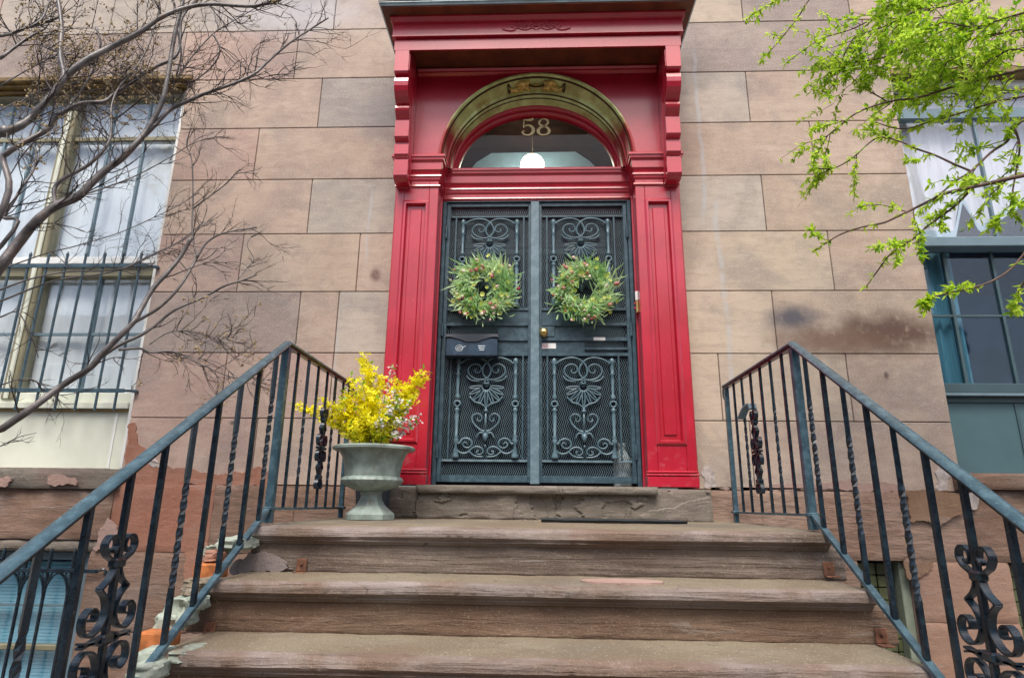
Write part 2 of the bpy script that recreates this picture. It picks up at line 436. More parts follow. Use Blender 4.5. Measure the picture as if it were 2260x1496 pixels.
M['tealpanel'] = plain('slate_apron_panel_paint', (.06, .125, .145), .6, var=.1, scale=3)
M['bluebar'] = plain('blue_grey_sash_paint', (.14, .21, .25), .45, var=.12, scale=6)
M['glass'] = glass('window_glass', (.97, .99, 1.0), 2.4)
M['glasstransom'] = glass('transom_glass', (.97, .98, .98), .3)
M['glassdark'] = glass('dark_window_glass', (.74, .90, 1.0), .9)
M['curtain'] = fabric('white_curtain', (.93, .96, .985), 2, .05)
M['valance'] = fabric('white_valance_cloth', (.88, .86, .92), 6)
M['trim'] = fabric('pale_blue_trim_cloth', (.60, .72, .82), 6)
M['tealcurtain'] = fabric('teal_sheer_curtain', (.24, .34, .33), 22)
M['purple'] = plain('plum_room_wall', (.07, .05, .085), .8, var=.2)
M['navy'] = plain('navy_room_wall', (.05, .10, .19), .8, var=.25, scale=2)
M['blind'] = plain('pale_blue_blind_slat', (.26, .60, .76), .5, var=.05)
M['greenglass'] = plain('green_glass_block', (.10, .115, .055), .3, var=.4, scale=9)
M['greenframe'] = plain('pale_green_frame_paint', (.22, .26, .20), .6, var=.15)
M['urn'] = plain('verdigris_urn_paint', (.22, .275, .25), .5, var=.3, scale=12, bump=.3, bscale=60, dirt=((.12, .11, .065), .8))
M['bucket'] = plain('blue_black_plastic', (.045, .06, .075), .45, var=.2)
M['mail'] = painted_iron('blue_black_mailbox_enamel', (.018, .035, .06), .3, (.03, .06, .10), .0)
M['maildark'] = plain('dark_mailbox_lid_enamel', (.008, .012, .02), .3)  # darker blue-black for the whole lid
M['print'] = plain('faded_white_print', (.52, .58, .62), .6, var=.3, scale=60)
M['sticker'] = plain('white_paper_sticker', (.72, .72, .72), .6, var=.05)
M['stickerred'] = plain('faded_red_print', (.55, .3, .33), .6)
M['mat'] = plain('black_rubber_mat', (.02, .028, .032), .7, var=.3, scale=40, bump=.5)
M['clear'] = plain('clouded_plastic_jug', (.46, .54, .56), .35, var=.15, scale=30)
M['bark'] = plain('smooth_grey_bark', (.105, .095, .092), .42, var=.5, scale=12, bump=.6, bscale=50, dirt=((.13, .065, .03), .85))
M['twig'] = plain('dark_twig_bark', (.032, .022, .019), .7, var=.35, scale=20)
M['bark2'] = plain('cherry_bark', (.11, .065, .05), .75, var=.4, scale=18)
M['pod'] = plain('dry_seed_pod', (.33, .25, .13), .8, var=.4, scale=30)
M['leaf'] = leafy('spring_leaf', (.42, .62, .025), (.60, .78, .09), .5)
M['leaf2'] = leafy('spring_leaf_deep', (.16, .36, .02), (.26, .48, .03), .45)
M['blade'] = leafy('wreath_blade', (.34, .58, .24), (.62, .80, .48), .35)
M['lime'] = leafy('lime_blossom', (.55, .66, .10), (.74, .76, .24), .35)
M['tulip'] = leafy('coral_tulip', (.52, .10, .13), (.66, .28, .26), .2)
M['pinktulip'] = leafy('pale_pink_tulip', (.80, .55, .54), (.86, .78, .66), .25)
M['yellow'] = leafy('forsythia_yellow', (.84, .76, .0), (.92, .88, .05), .35)
M['bloomwhite'] = leafy('white_blossom', (.8, .78, .8), (.85, .8, .82), .3)
M['stem'] = plain('brown_stem', (.10, .09, .035), .8)
M['asphalt'] = plain('asphalt', (.05, .05, .052), .9, var=.2, scale=20, bump=.4)
M['paving'] = plain('pavement_slab', (.14, .135, .13), .9, var=.1, scale=3, bump=.3)
M['soil'] = plain('areaway_concrete', (.12, .115, .10), .95, var=.2)
M['farbrick'] = plain('opposite_brick', (.20, .09, .07), .9, var=.2)
M['farstone'] = plain('opposite_stone', (.24, .20, .18), .9, var=.2)
M['farroof'] = plain('opposite_slate_roof', (.09, .09, .10), .8)
M['farwin'] = plain('opposite_window', (.05, .06, .08), .2)

# ------------------------------------------------------------------ ground and street
tag(MB().box(-150, 150, -150, 60, GZ - .3, GZ - .15).build('ground', M['soil']), kind='structure')
tag(MB().box(-60, 60, -13.5, -7.2, GZ - .149, GZ - .12).build('road', M['asphalt']), kind='structure')
tag(MB().box(-60, 60, -7.0, 0.3, GZ - .149, GZ).build('pavement', M['paving']), kind='structure')
tag(MB().box(-60, 60, -7.2, -7.003, GZ - .149, GZ + .004).build('kerb', M['paving']), kind='structure')
tag(MB().box(-60, 60, -17.0, -13.503, GZ - .149, GZ).build('far_pavement', M['paving']), kind='structure')

# ------------------------------------------------------------------ the house
house = thing('brownstone_house', 'brownstone row house front with a red arched doorway and tall windows', 'house', (0, .3, GZ))
ZC = [-.35, .113, .563, 1.03, 1.49, 1.95, 2.406, 2.86, 3.315, 3.785, 4.245, 4.705, 5.165, 5.625]   # bed joints
WLX0, WLX1 = -4.62, -2.842        # left window opening
WRX0, WRX1 = 2.757, 4.55          # right window opening
WT, WB = 3.315, .215              # window head and bottom
DX = 1.0                          # doorway opening half width (behind the surround)
XL, XR = -6.2, 6.2
Y0 = .022                         # mortar plane
# wall core with the openings left out
core = MB()
def core_box(x0, x1, z0, z1): core.box(x0, x1, Y0, .30, z0, z1)
core_box(XL, WLX0, GZ, 5.62); core_box(WLX1, -DX, .115, 5.62); core_box(DX, WRX0, .115, 5.62); core_box(WRX1, XR, GZ, 5.62)
core_box(WLX0, WLX1, WT, 5.62); core_box(WRX0, WRX1, WT, 5.62); core_box(-DX, DX, 3.25, 5.62)
core_box(-2.97, -DX, GZ, .115); core_box(DX, 2.02, GZ, .115); core_box(2.345, 2.94, GZ, .115)
core_box(WLX0, -2.97, -.33, .215); core_box(WRX0, WRX1, .115, .215); core_box(2.02, 2.345, -.315, .115); core_box(2.94, WRX1, -.315, .115)
core_box(-DX, DX, GZ, .10)
core.build('wall_core', M['mortar'], house)

BC = {'tan': (.395, .31, .265), 'beige': (.445, .375, .31), 'pink': (.39, .28, .25), 'grey': (.27, .255, .255), 'mauve': (.30, .25, .24), 'lgrey': (.385, .355, .33), 'warm': (.40, .32, .265), 'dark': (.25, .205, .195)}
def block(x0, x1, z0, z1, col, proud=0.0, mat='wall', y1=.06, name='stone_block', jit=.07):
    k = 1 + random.uniform(-jit, jit)
    j = .0028
    mb = MB().box(x0 + j, x1 - j, -proud, y1, z0 + j, z1 - j, .0035)
    return mb.build(name, M[mat], house, color=tuple(c * k * w_ for c, w_ in zip(BC[col], (1.06, 1.02, .95))))
def px_row(row, edges_px, vmid):
    return [ax(u, vmid, 0) for u in edges_px]
VM = {1: 1000, 2: 852, 3: 712, 4: 580, 5: 457, 6: 340, 7: 227, 8: 115, 9: 22}
# left of the door: joint positions in the photograph per course, with the look of each stone
LEFT = {1: ([560], ['pink', 'tan']), 2: ([492, 730], ['pink', 'pink', 'tan']), 3: ([657, 743], ['mauve', 'tan', 'lgrey']), 4: ([530, 790], ['pink', 'warm', 'tan']),
        5: ([683], ['tan', 'lgrey']), 6: ([565], ['pink', 'tan']), 7: ([706], ['tan', 'grey']), 8: ([405, 655], ['dark', 'pink', 'tan']), 9: ([250, 740], ['lgrey', 'lgrey', 'tan'])}
RIGHT = {1: ([1660], ['beige', 'tan']), 2: ([1590, 1875], ['beige', 'beige', 'tan']), 3: ([1710], ['beige', 'warm']), 4: ([1835], ['beige', 'tan']), 5: ([1687], ['lgrey', 'warm']),
         6: ([1795], ['tan', 'tan']), 7: ([1652], ['lgrey', 'tan']), 8: ([1915], ['mauve', 'tan']), 9: ([1638, 1875], ['beige', 'mauve', 'tan'])}
for r in range(1, 10):
    z0, z1 = ZC[r], ZC[r + 1]
    e, cs = LEFT[r]
    lim = WLX1 if z1 <= WT + .01 else -4.6
    xs = [lim] + [ax(u, VM[r], 0) for u in e] + [-1.02]
    for i in range(len(xs) - 1): block(xs[i], xs[i + 1], z0, z1, cs[i])
    e, cs = RIGHT[r]
    lim = WRX0 if z1 <= WT + .01 else 4.6
    xs = [1.02] + [ax(u, VM[r], 0) for u in e] + [lim]
    for i in range(len(xs) - 1): block(xs[i], xs[i + 1], z0, z1, cs[i])
    if z0 > 3.3: block(-1.02, 1.02, z0, z1, 'tan') if z0 > 3.7 else None
for r in range(10, 13):                       # courses above the picture
    x = XL + (.5 if r % 2 else 0)
    while x < XR - .2:
        x2 = min(XR, x + random.uniform(.9, 1.4)); block(x, x2, ZC[r], ZC[r + 1], random.choice(['tan', 'pink', 'beige', 'lgrey'])); x = x2
for r in range(1, 10):                        # beyond the windows, out of the picture
    for a, b in ((XL, -4.62 if ZC[r + 1] <= WT + .01 else -4.6), (4.55 if ZC[r + 1] <= WT + .01 else 4.6, XR)):
        mid = (a + b) / 2 + (.2 if r % 2 else -.15)
        block(a, mid, ZC[r], ZC[r + 1], 'tan'); block(mid, b, ZC[r], ZC[r + 1], 'pink')
# plinth, standing proud of the ashlar, with a weathered top ledge
def rough_block(x0, x1, y0, y1, z0, z1, mat, name, amp=.006, parent=house, seed=0.0, nx=None, nz=None, edge=.012, color=None, flake=0.0, ridge=0.0):
    """stone whose street face is modelled: worn edges, hollows and flaked layers"""
    nx = nx or max(6, int((x1 - x0) / .025)); nz = nz or max(5, int((z1 - z0) / .025))
    rows = []
    for i in range(nz + 1):
        z = z0 + (z1 - z0) * i / nz; row = []
        for j in range(nx + 1):
            x = x0 + (x1 - x0) * j / nx
            n1 = N(x * 3.1 + seed, z * 3.7, seed * 2.1); n2 = N(x * 13 + seed, z * 15, 3.3)
            d = amp * (n1 + .5 * n2)
            if flake:
                k = 1.1 * n1 + .16 * N(x * 9, z * 22, seed) + .08 * N(x * 21 + seed, z * 45, 4.4) + .04 * n2
                d += flake * (math.floor(k * 2.0) / 2.0)
            if ridge: d += ridge * (N(x * 1.3 + seed, z * 42 + x * 1.2, seed) + .6 * N(x * 4 + seed, z * 85, 2.2))
            ez = min(z - z0, z1 - z); ex = min(x - x0, x1 - x)
            er = edge * (1 + .8 * N(x * 7 + seed, z * 7, 9.1))
            if ez < er: d += (er - ez) * .7
            if ex < er: d += (er - ex) * .7
            row.append((x, y0 + d, z))
        rows.append(row)
    mb = MB(); mb.grid(rows)
    k = nx + 1
    back = len(mb.v)
    loop = [j for j in range(k)] + [i * k + nx for i in range(1, nz + 1)] + [nz * k + j for j in range(nx - 1, -1, -1)] + [i * k for i in range(nz - 1, 0, -1)]
    mb.v += [(mb.v[i][0], y1, mb.v[i][2]) for i in loop]
    L = len(loop)
    for i in range(L): mb.f.append((loop[i], loop[(i + 1) % L], back + (i + 1) % L, back + i))
    mb.f.append(tuple(back + i for i in range(L)))
    return mb.build(name, M[mat], parent, smooth=35, color=color)
P = -.035
for x0, x1, z0, z1 in ((-2.835, -2.15, -.32, .108), (-2.147, -1.60, -.32, .108), (-1.597, -1.0, -.32, .108), (-2.93, -2.2, -.80, -.323), (-2.197, -1.4, -.80, -.323), (-1.397, -.9, -.80, -.323),
                       (-2.93, -1.9, -1.62, -.803), (-1.897, -.9, -1.62, -.803),
                       (1.07, 1.45, -.31, .108), (1.453, 2.75, -.31, .108), (1.0, 2.02, -.80, -.313), (2.348, 2.937, -.66, -.313), (2.348, 2.937, -1.62, -.663), (1.0, 2.02, -1.62, -.803)):
    pm = 'patch' if (x0, z0) == (-2.835, -.32) else 'plinthR' if x0 > .9 and z1 > 0 else 'pierR' if x0 > 2 else 'plinth'
    rough_block(x0, x1, P + random.uniform(-.006, .006), .06, z0, z1, pm, 'plinth_stone', .006, seed=x0 * 3 + z0)
# sills and lintel stones under and over the big windows
rough_block(-4.7, -2.80, -.075, .2, .075, .205, 'sillstone', 'window_sill_stone', .012, seed=1.7, flake=.01)
rough_block(-4.7, -2.838, P - .004, .06, -.25, .072, 'plinth', 'plinth_stone', .007, seed=4.4)
rough_block(-4.7, -2.86, P + .008, .06, -.325, -.253, 'sillstone', 'lintel_stone', .012, seed=8.4, edge=.02, flake=.012)
rough_block(2.70, 4.6, -.07, .2, .13, .23, 'plinth', 'window_sill_stone', .014, seed=2.7, flake=.015)
rough_block(2.753, 4.6, P, .06, -.31, .127, 'plinth', 'plinth_stone', .008, seed=6.1)
block(2.02, 2.345, -1.62, -1.1, 'dark', .02); block(2.94, 4.5, -1.62, -1.2, 'dark', .02); block(-4.6, -2.97, -1.62, -1.3, 'dark', .02)
# repair patches of render that stand a few millimetres proud of the stone
def patch(cx, cz, rx, rz, mat, y, seed, name='render_patch', n=40):
    pts = []
    for i in range(n):
        a = 2 * math.pi * i / n
        q = (abs(math.cos(a)) ** 3 + abs(math.sin(a)) ** 3) ** (-1 / 3)
        k = q * (1 + .20 * N(math.cos(a) * 1.6 + seed, math.sin(a) * 1.6, seed) + .08 * N(math.cos(a) * 6 + seed, math.sin(a) * 6, seed * 2))
        pts.append((cx + rx * k * math.cos(a), cz + rz * k * math.sin(a)))
    mb = MB().prism(pts, y, y + .012)
    return mb.build(name, M[mat], house)
def patch_px(px, mat, y, seed, name='render_patch', parent=None):
    """repair with a ragged outline traced on the wall"""
    P_ = [at(u, v, y) for u, v in px]; out = []
    n = len(P_)
    for i in range(n):
        a, b = P_[i], P_[(i + 1) % n]; m_ = max(2, int((b - a).length / .012)); nn = Vector((-(b - a).z, 0, (b - a).x)).normalized()
        for k in range(m_):
            p = a.lerp(b, k / m_); d = .022 * N(p.x * 11 + seed, p.z * 11, seed) + .012 * N(p.x * 35, p.z * 35, seed) + .005 * N(p.x * 90, p.z * 90, seed)
            out.append((p.x + nn.x * d, p.z + nn.z * d))
    return MB().prism(out, y, y + .012).build(name, M[mat], parent or house)
patch_px([(268, 1070), (285, 938), (297, 932), (308, 975), (322, 1003), (345, 1025), (372, 1030), (402, 1033), (440, 1040), (480, 1046), (530, 1040), (575, 1030), (612, 1045), (606, 1071)], 'patch', -.006, 1.0)
patch_px([(316, 1012), (335, 1007), (354, 1022), (372, 1028), (350, 1034), (330, 1028)], 'pale', -.009, 2.0)
patch_px([(236, 1142), (252, 1148), (260, 1180), (246, 1210), (208, 1213), (218, 1178)], 'pink', -.058, 3.0)
patch_px([(410, 1218), (455, 1192), (468, 1230), (452, 1300), (420, 1322), (404, 1285)], 'patch', -.058, 4.0)
patch_px([(105, 1050), (125, 1043), (165, 1056), (168, 1068), (130, 1072), (104, 1066)], 'pink', -.090, 5.0)
patch_px([(-5, 1056), (18, 1048), (30, 1062), (10, 1072), (-5, 1074)], 'pink', -.090, 6.0)
patch_px([(2060, 1040), (2078, 1020), (2100, 1030), (2108, 1048), (2092, 1056), (2088, 1080), (2066, 1078), (2070, 1060)], 'pale', -.005, 7.0)
patch_px([(2136, 1090), (2152, 1084), (2164, 1098), (2156, 1120), (2140, 1124), (2134, 1108)], 'pale', -.056, 8.0)
patch_px([(1552, 1030), (1565, 1026), (1580, 1058), (1576, 1074), (1556, 1076)], 'pale', -.005, 9.0)
patch_px([(2000, 1082), (2110, 1086), (2150, 1100), (2120, 1135), (2075, 1160), (2050, 1148), (2010, 1150)], 'brownpatch', -.053, 10.0)
patch_px([(1998, 1238), (2062, 1239), (2050, 1262), (2028, 1276), (2004, 1278)], 'brownpatch', -.050, 11.0)
patch_px([(1640, 1078), (1760, 1068), (1860, 1060), (1990, 1070), (1996, 1086), (1560, 1077)], 'pink', -.007, 12.0)

# ------------------------------------------------------------------ red door surround
sp = MB()
PY = -.20
AZ = 2.44                                   # springing line of the arch
def arc(a, b, n=48, t0=0, t1=math.pi): return [(a * math.cos(t0 + (t1 - t0) * i / n), AZ + b * math.sin(t0 + (t1 - t0) * i / n)) for i in range(n + 1)]
SX, ST = .93, 3.215
angs = sorted(set([math.pi * i / 56 for i in range(57)] + [math.atan2(ST - AZ, SX), math.pi - math.atan2(ST - AZ, SX)]))
inner = [(.715 * math.cos(t), AZ + .715 * math.sin(t)) for t in angs]
outer = []
for t in angs:
    c, s_ = math.cos(t), math.sin(t)
    k = min(SX / abs(c) if abs(c) > 1e-6 else 9, (ST - AZ) / s_ if s_ > 1e-6 else 9)
    outer.append((c * k, AZ + s_ * k))
sp.grid([[(x, PY, z) for x, z in inner], [(x, PY, z) for x, z in outer]])
sp.grid([[(x, PY, z) for x, z in outer], [(x, .02, z) for x, z in outer]])
sp.grid([[(x, PY, z) for x, z in inner], [(x, -.1, z) for x, z in inner]])
surround = sp.build('door_surround', M['red'], house)
def red(mb, name, smooth=False, mat='red'): return mb.build(name, M[mat], surround, smooth)

# archivolt: elliptical mouldings swept round the arch (a, b, y)
def sweep_arch(prof, t0=0, t1=math.pi, n=56):
    mb = MB(); mb.grid([[(a * math.cos(t0 + (t1 - t0) * i / n), y, AZ + b * math.sin(t0 + (t1 - t0) * i / n)) for (a, b, y) in prof] for i in range(n + 1)]); return mb
red(sweep_arch([(.722, .722, PY + .004), (.722, .722, -.212), (.714, .714, -.226), (.702, .702, -.228), (.694, .694, -.216), (.690, .688, -.20), (.688, .684, -.19), (.672, .648, -.120), (.668, .643, -.118),
                (.660, .624, -.112), (.656, .618, -.100), (.648, .600, -.092), (.645, .594, -.085), (.636, .570, -.036), (.628, .556, -.030), (.622, .545, -.018), (.622, .543, .02)]), 'archivolt', 40)
T0, T1 = R(1), R(179)
AP = [(.7155, .7155, -.2265), (.702, .702, -.2295), (.693, .693, -.2175), (.6885, .6865, -.2005), (.6865, .6825, -.1905), (.6705, .6465, -.1205), (.6665, .6415, -.1185), (.6585, .6225, -.1125), (.6545, .6165, -.1005), (.6465, .5985, -.0925), (.6435, .5925, -.0855), (.6345, .5685, -.0365)]
red(sweep_arch(AP, T0, T1), 'gilded_archivolt', 40, 'gold')
for k_, a_ in ((2, 'groove'), (5, 'groove'), (7, 'groove'), (9, 'groove')):
    (a0, b0, y0), (a1, b1, y1) = AP[k_], AP[k_ + 1]
    red(sweep_arch([(a0 - .001, b0 - .0015, y0 + .001), (a1 - .001, b1 - .0015, y1 + .001)], R(2), R(178)), 'gilded_groove', False, a_)
# carved rosette and leaves on the soffit at the crown
def soffit(u, d):     # u along the arch (m), d 0..1 from front to back of the upper band
    a = .689 + (.673 - .689) * d; b = .682 + (.650 - .682) * d; y = -.190 + .068 * d
    t = math.pi / 2 + u / .68
    return Vector((a * math.cos(t), y, AZ + b * math.sin(t))), Vector((-math.cos(t) * .3, -.35, -1)).normalized()
mb = MB()
for k in range(5):
    rr = .044 - .009 * k
    if rr <= 0.004: break
    p0, nn = soffit(0, .45)
    pts = [p0 + nn * (.006 + .004 * k) + Vector((math.cos(t) * rr * 1.25, math.sin(t) * rr * .75 * .5, math.sin(t) * rr * .75)) for t in [2 * math.pi * i / 18 for i in range(19)]]
    mb.tube(pts, .0065, 6, False)
p0, nn = soffit(0, .45); mb.lathe([(0, -.012), (.010, -.010), (.014, 0), (.010, .006), (0, .008)], 10, p0 + nn * .014)
for sgn in (-1, 1):
    for k, (u0, u1, d) in enumerate(((.058, .165, .5), (.055, .14, .05), (.055, .135, .95), (.12, .205, .45))):
        pts = []
        for i in range(9):
            f = i / 8; pp, nq = soffit(sgn * (u0 + (u1 - u0) * f), d + .35 * math.sin(f * 3.1) * (1 if k % 2 else -1)); pts.append(pp + nq * (.006 + .006 * math.sin(f * math.pi)))
        mb.tube(pts, [.005 + .018 * math.sin(math.pi * min(1, .15 + f / 8 * .85)) for f in range(9)], 6)
for sgn in (-1, 1):
    pts = []
    for i in range(31):
        f = i / 30; an = f * 9.5; rr = 1 - .8 * f
        pp, nq = soffit(sgn * (.115 - .055 * rr * math.cos(an)), .5 + .55 * rr * math.sin(an)); pts.append(pp + nq * .007)
    mb.tube(pts, [.009 - .004 * i / 30 for i in range(31)], 6)
red(mb, 'carved_rosette', 'all', 'giltdark')
mb = MB(); p0, nn = soffit(0, .45)
for sgn in (-1, 1):
    pts = [soffit(sgn * u_, .5 + .5 * math.sin(f_ * 6.28))[0] + nn * .004 for f_, u_ in [(i / 10, .20 + .02 * math.sin(i / 10 * 3.14)) for i in range(11)]]
    mb.tube(pts, .006, 5)
mb.tube([p0 + nn * .004 + Vector((math.cos(t) * .058, math.sin(t) * .018, math.sin(t) * .036)) for t in [2 * math.pi * i / 24 for i in range(25)]], .007, 6, False)
red(mb, 'rosette_groove', 'all', 'groove')

# transom light: sash ring, glass and gilt number
GY = .035
ring = MB()
def ring_grid(p): ring.grid([[(a * math.cos(t), y, AZ + b * math.sin(t)) for (a, b, y) in p] for t in [math.pi * i / 56 for i in range(57)]])
ring_grid([(.626, .546, .0), (.616, .534, -.004), (.606, .522, .006), (.600, .514, .022), (.598, .512, .05)])
trans = ring.build('transom_window', M['red'], house, 40)
gp = [(0, AZ - .08)] + [(-.61, AZ - .08)] + [(.61 * math.cos(t), AZ + .525 * math.sin(t)) for t in [math.pi - math.pi * i / 48 for i in range(49)]] + [(.61, AZ - .08)]
MB().prism(gp, GY, GY + .005).build('pane', M['glasstransom'], trans)
def stroke(pts, widths, x0, z0, s, y, th=.004):
    """flat numeral stroke with thick and thin parts"""
    P_ = catmull([Vector((x0 + p[0] * s, y, z0 + p[1] * s)) for p in pts], 6)
    n = len(P_); mb = MB(); L = []; Rr = []
    for i, p in enumerate(P_):
        t = (P_[min(i + 1, n - 1)] - P_[max(i - 1, 0)]).normalized(); nn = Vector((-t.z, 0, t.x))
        f = i / (n - 1) * (len(widths) - 1); k = min(int(f), len(widths) - 2); wd = (widths[k] + (widths[k + 1] - widths[k]) * (f - k)) * s
        L.append(p + nn * wd); Rr.append(p - nn * wd)
    mb.grid([L, Rr]); mb.grid([[q + Vector((0, th, 0)) for q in L], [q + Vector((0, th, 0)) for q in Rr]])
    mb.grid([L, [q + Vector((0, th, 0)) for q in L]]); mb.grid([Rr, [q + Vector((0, th, 0)) for q in Rr]])
    return mb
NX0 = ax(1166, 282, GY); NZ0 = az(1183, 299, GY); NS = az(1183, 265, GY) - NZ0
mb = stroke([(-.26, 1.0), (-.05, .97), (.15, .98), (.30, 1.06)], [.02, .06, .07, .05], NX0, NZ0, NS, GY - .006)
q = stroke([(-.24, 1.0), (-.26, .75), (-.28, .50)], [.03, .03, .03], NX0, NZ0, NS, GY - .0062); mb.add(q.v, q.f)
q = stroke([(-.28, .50), (-.12, .62), (.12, .60), (.27, .42), (.27, .20), (.10, .03), (-.12, .01), (-.30, .12), (-.32, .24)], [.02, .04, .06, .09, .09, .05, .04, .05, .07], NX0, NZ0, NS, GY - .0058); mb.add(q.v, q.f)
mb.lathe([(.0, 0), (.07 * NS, .001), (.09 * NS, .003), (0, .004)], 10, (NX0 - .26 * NS, GY - .004, NZ0 + .24 * NS))
mb.build('numeral', M['goldnum'], trans)
NX1 = ax(1200, 282, GY)
mb = stroke([(.02, .54), (-.20, .64), (-.25, .80), (-.12, .98), (.06, 1.0), (.22, .90), (.22, .72), (.02, .54), (-.22, .44), (-.31, .24), (-.20, .05), (.0, 0), (.22, .06), (.31, .24), (.22, .44), (.02, .54)],
            [.05, .05, .06, .03, .03, .05, .05, .05, .06, .09, .05, .03, .05, .08, .06, .05], NX1, NZ0, NS * 1.02, GY - .006)
mb.build('numeral', M['goldnum'], trans)

# entablature that crowns the pilasters and runs back across the door head
def run(prof, name, x_out=1.012, x_in=.708, yf=PY, yb=.0):
    rows = []
    for (o, z) in prof:
        rows.append([(-x_out - o, .0, z), (-x_out - o, yf - o, z), (-x_in + o, yf - o, z), (-x_in + o, yb - o, z), (x_in - o, yb - o, z), (x_in - o, yf - o, z), (x_out + o, yf - o, z), (x_out + o, .0, z)])
    mb = MB(); mb.grid(rows); return red(mb, name)
run([(0, 2.468), (.040, 2.466), (.044, 2.460), (.044, 2.446), (.036, 2.440), (.034, 2.424), (.022, 2.415), (.020, 2.405), (.020, 2.352), (.012, 2.346), (.004, 2.322), (.004, 2.312), (.018, 2.308), (.020, 2.298), (.012, 2.290), (.010, 2.276), (.0, 2.262), (0, 2.205)], 'entablature')
run([(0, 2.235), (.012, 2.232), (.014, 2.222), (.006, 2.214), (0, 2.206)], 'necking_moulding')
# pilasters
for sg in (-1, 1):
    def X(a, b): return (sg * a, sg * b)
    pil = red(MB().box(*X(.708, 1.012), PY + .016, .02, .125, 2.262), 'pilaster')
    def pr(mb, name): return mb.build(name, M['red'], pil)
    pz0, pz1 = .385, 2.105; px0, px1 = .772, .955
    fy = PY - .002
    pr(MB().box(*X(.706, px0), fy, PY + .02, .21, 2.262, .003), 'stile'); pr(MB().box(*X(px1, 1.014), fy, PY + .02, .21, 2.262, .003), 'stile')
    pr(MB().box(*X(px0 + .0005, px1 - .0005), fy + .0005, PY + .02, pz1, 2.262, .003), 'rail'); pr(MB().box(*X(px0 + .0005, px1 - .0005), fy + .0005, PY + .02, .21, pz0, .003), 'rail')
    # raised bolection frame of the panel
    def frame(x0, x1, z0, z1, o, y0, y1):
        rows = []
        for (d, y) in ((0, PY + .016), (0, y0), (o * .35, y1), (o * .75, y1), (o, PY + .012)):
            a, b, c, e = x0 + d, x1 - d, z0 + d, z1 - d
            rows.append([(sg * a, y, c), (sg * b, y, c), (sg * b, y, e), (sg * a, y, e), (sg * a, y, c)])
        mb = MB(); mb.grid(rows); return mb
    pr(frame(px0 - .006, px1 + .006, pz0 - .006, pz1 + .006, .034, PY - .006, PY - .014), 'panel_moulding')
    # inner raised field
    pr(MB().box(*X(px0 + .05, px1 - .05), PY + .006, PY + .02, pz0 + .06, pz1 - .06, .004), 'panel_field')
    # base block and bead
    pr(MB().box(*X(.700, 1.022), PY - .014, .02, .118, .185, .004), 'base_block')
    mb = MB()
    for zz, o in ((.188, .018), (.206, .010)):
        mb.box(*X(.700 - o * .3, 1.020 + o * .3), PY - o, PY + .02, zz, zz + .012, .003)
    pr(mb, 'base_bead')
    # backing board and door reveal
    red(MB().box(*X(1.0155, 1.064), -.03, .02, .115, 3.35, .003), 'backing_board')
    red(MB().box(*X(.7055, .75), PY + .018, .16, .12, 2.204), 'reveal_board')
    red(MB().box(*X(.694, .7045), -.085, -.065, .12, 2.2), 'reveal_bead')
    red(MB().box(*X(.9305, .960), PY - .012, .02, 2.47, 3.215, .003), 'corner_board')
    # scrolled console bracket carrying the hood
    prof = [(-.50, 3.144), (-.50, 2.975), (-.488, 2.963), (-.458, 2.960), (-.462, 2.945), (-.474, 2.936), (-.480, 2.905), (-.476, 2.872), (-.462, 2.84), (-.435, 2.808), (-.400, 2.784), (-.382, 2.776), (-.384, 2.764), (-.400, 2.757), (-.404, 2.740), (-.398, 2.722),
            (-.380, 2.700), (-.352, 2.676), (-.350, 2.664), (-.372, 2.656), (-.372, 2.530), (-.362, 2.515), (-.334, 2.503), (-.334, 2.49), (-.346, 2.480), (-.346, 2.404), (-.334, 2.392), (-.314, 2.382), (-.314, 2.372), (-.330, 2.366), (-.330, 2.246), (-.316, 2.228), (-.286, 2.214), (-.20, 2.212), (-.06, 2.212), (-.06, 3.144)]
    red(MB().prism([p for p in prof], *sorted(X(.912, 1.012)), axis='x'), 'console_bracket')
    br = red(MB().prism([(-.486, 3.12), (-.486, 2.99), (-.43, 2.97), (-.33, 2.80), (-.30, 2.6), (-.28, 2.4), (-.25, 2.25), (-.205, 2.25), (-.205, 3.12)], *sorted(X(.906, .9115)), axis='x'), 'bracket_cheek')
# hood: soffit, friezes, bed mould and crown
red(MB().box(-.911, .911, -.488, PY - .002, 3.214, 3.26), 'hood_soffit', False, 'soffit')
mb = MB(); mb.grid([[(-.905, y, z), (.905, y, z)] for y, z in ((PY - .003, 3.213), (-.215, 3.213), (-.235, 3.205), (-.24, 3.192), (-.228, 3.180), (-.226, 3.168), (-.212, 3.160), (PY - .003, 3.155))]); red(mb, 'soffit_moulding')
def hood_ring(prof, name, mat='red'):
    rows = [[(-x, .0, z), (-x, y, z), (x, y, z), (x, .0, z)] for (x, y, z) in prof]
    mb = MB(); mb.grid(rows); return red(mb, name, False, mat)
hood_ring([(1.012, -.49, 3.146), (1.022, -.50, 3.146), (1.022, -.50, 3.232), (1.014, -.492, 3.236), (1.014, -.492, 3.246)], 'lower_frieze')
red(MB().box(-1.0215, 1.0215, -.4995, -.487, 3.1455, 3.21), 'frieze_back')
up = hood_ring([(1.014, -.492, 3.2445), (1.040, -.524, 3.2445), (1.040, -.524, 3.252), (1.036, -.520, 3.256), (1.036, -.520, 3.352)], 'upper_frieze')
hood_ring([(1.0365, -.5205, 3.35), (1.046, -.532, 3.352), (1.046, -.532, 3.362), (1.052, -.542, 3.368), (1.056, -.556, 3.380), (1.056, -.558, 3.392), (1.050, -.552, 3.396)], 'bed_moulding')
hood_ring([(1.045, -.545, 3.3955), (1.098, -.632, 3.3965), (1.098, -.632, 3.402), (1.102, -.636, 3.404)], 'crown_soffit', 'soffit')
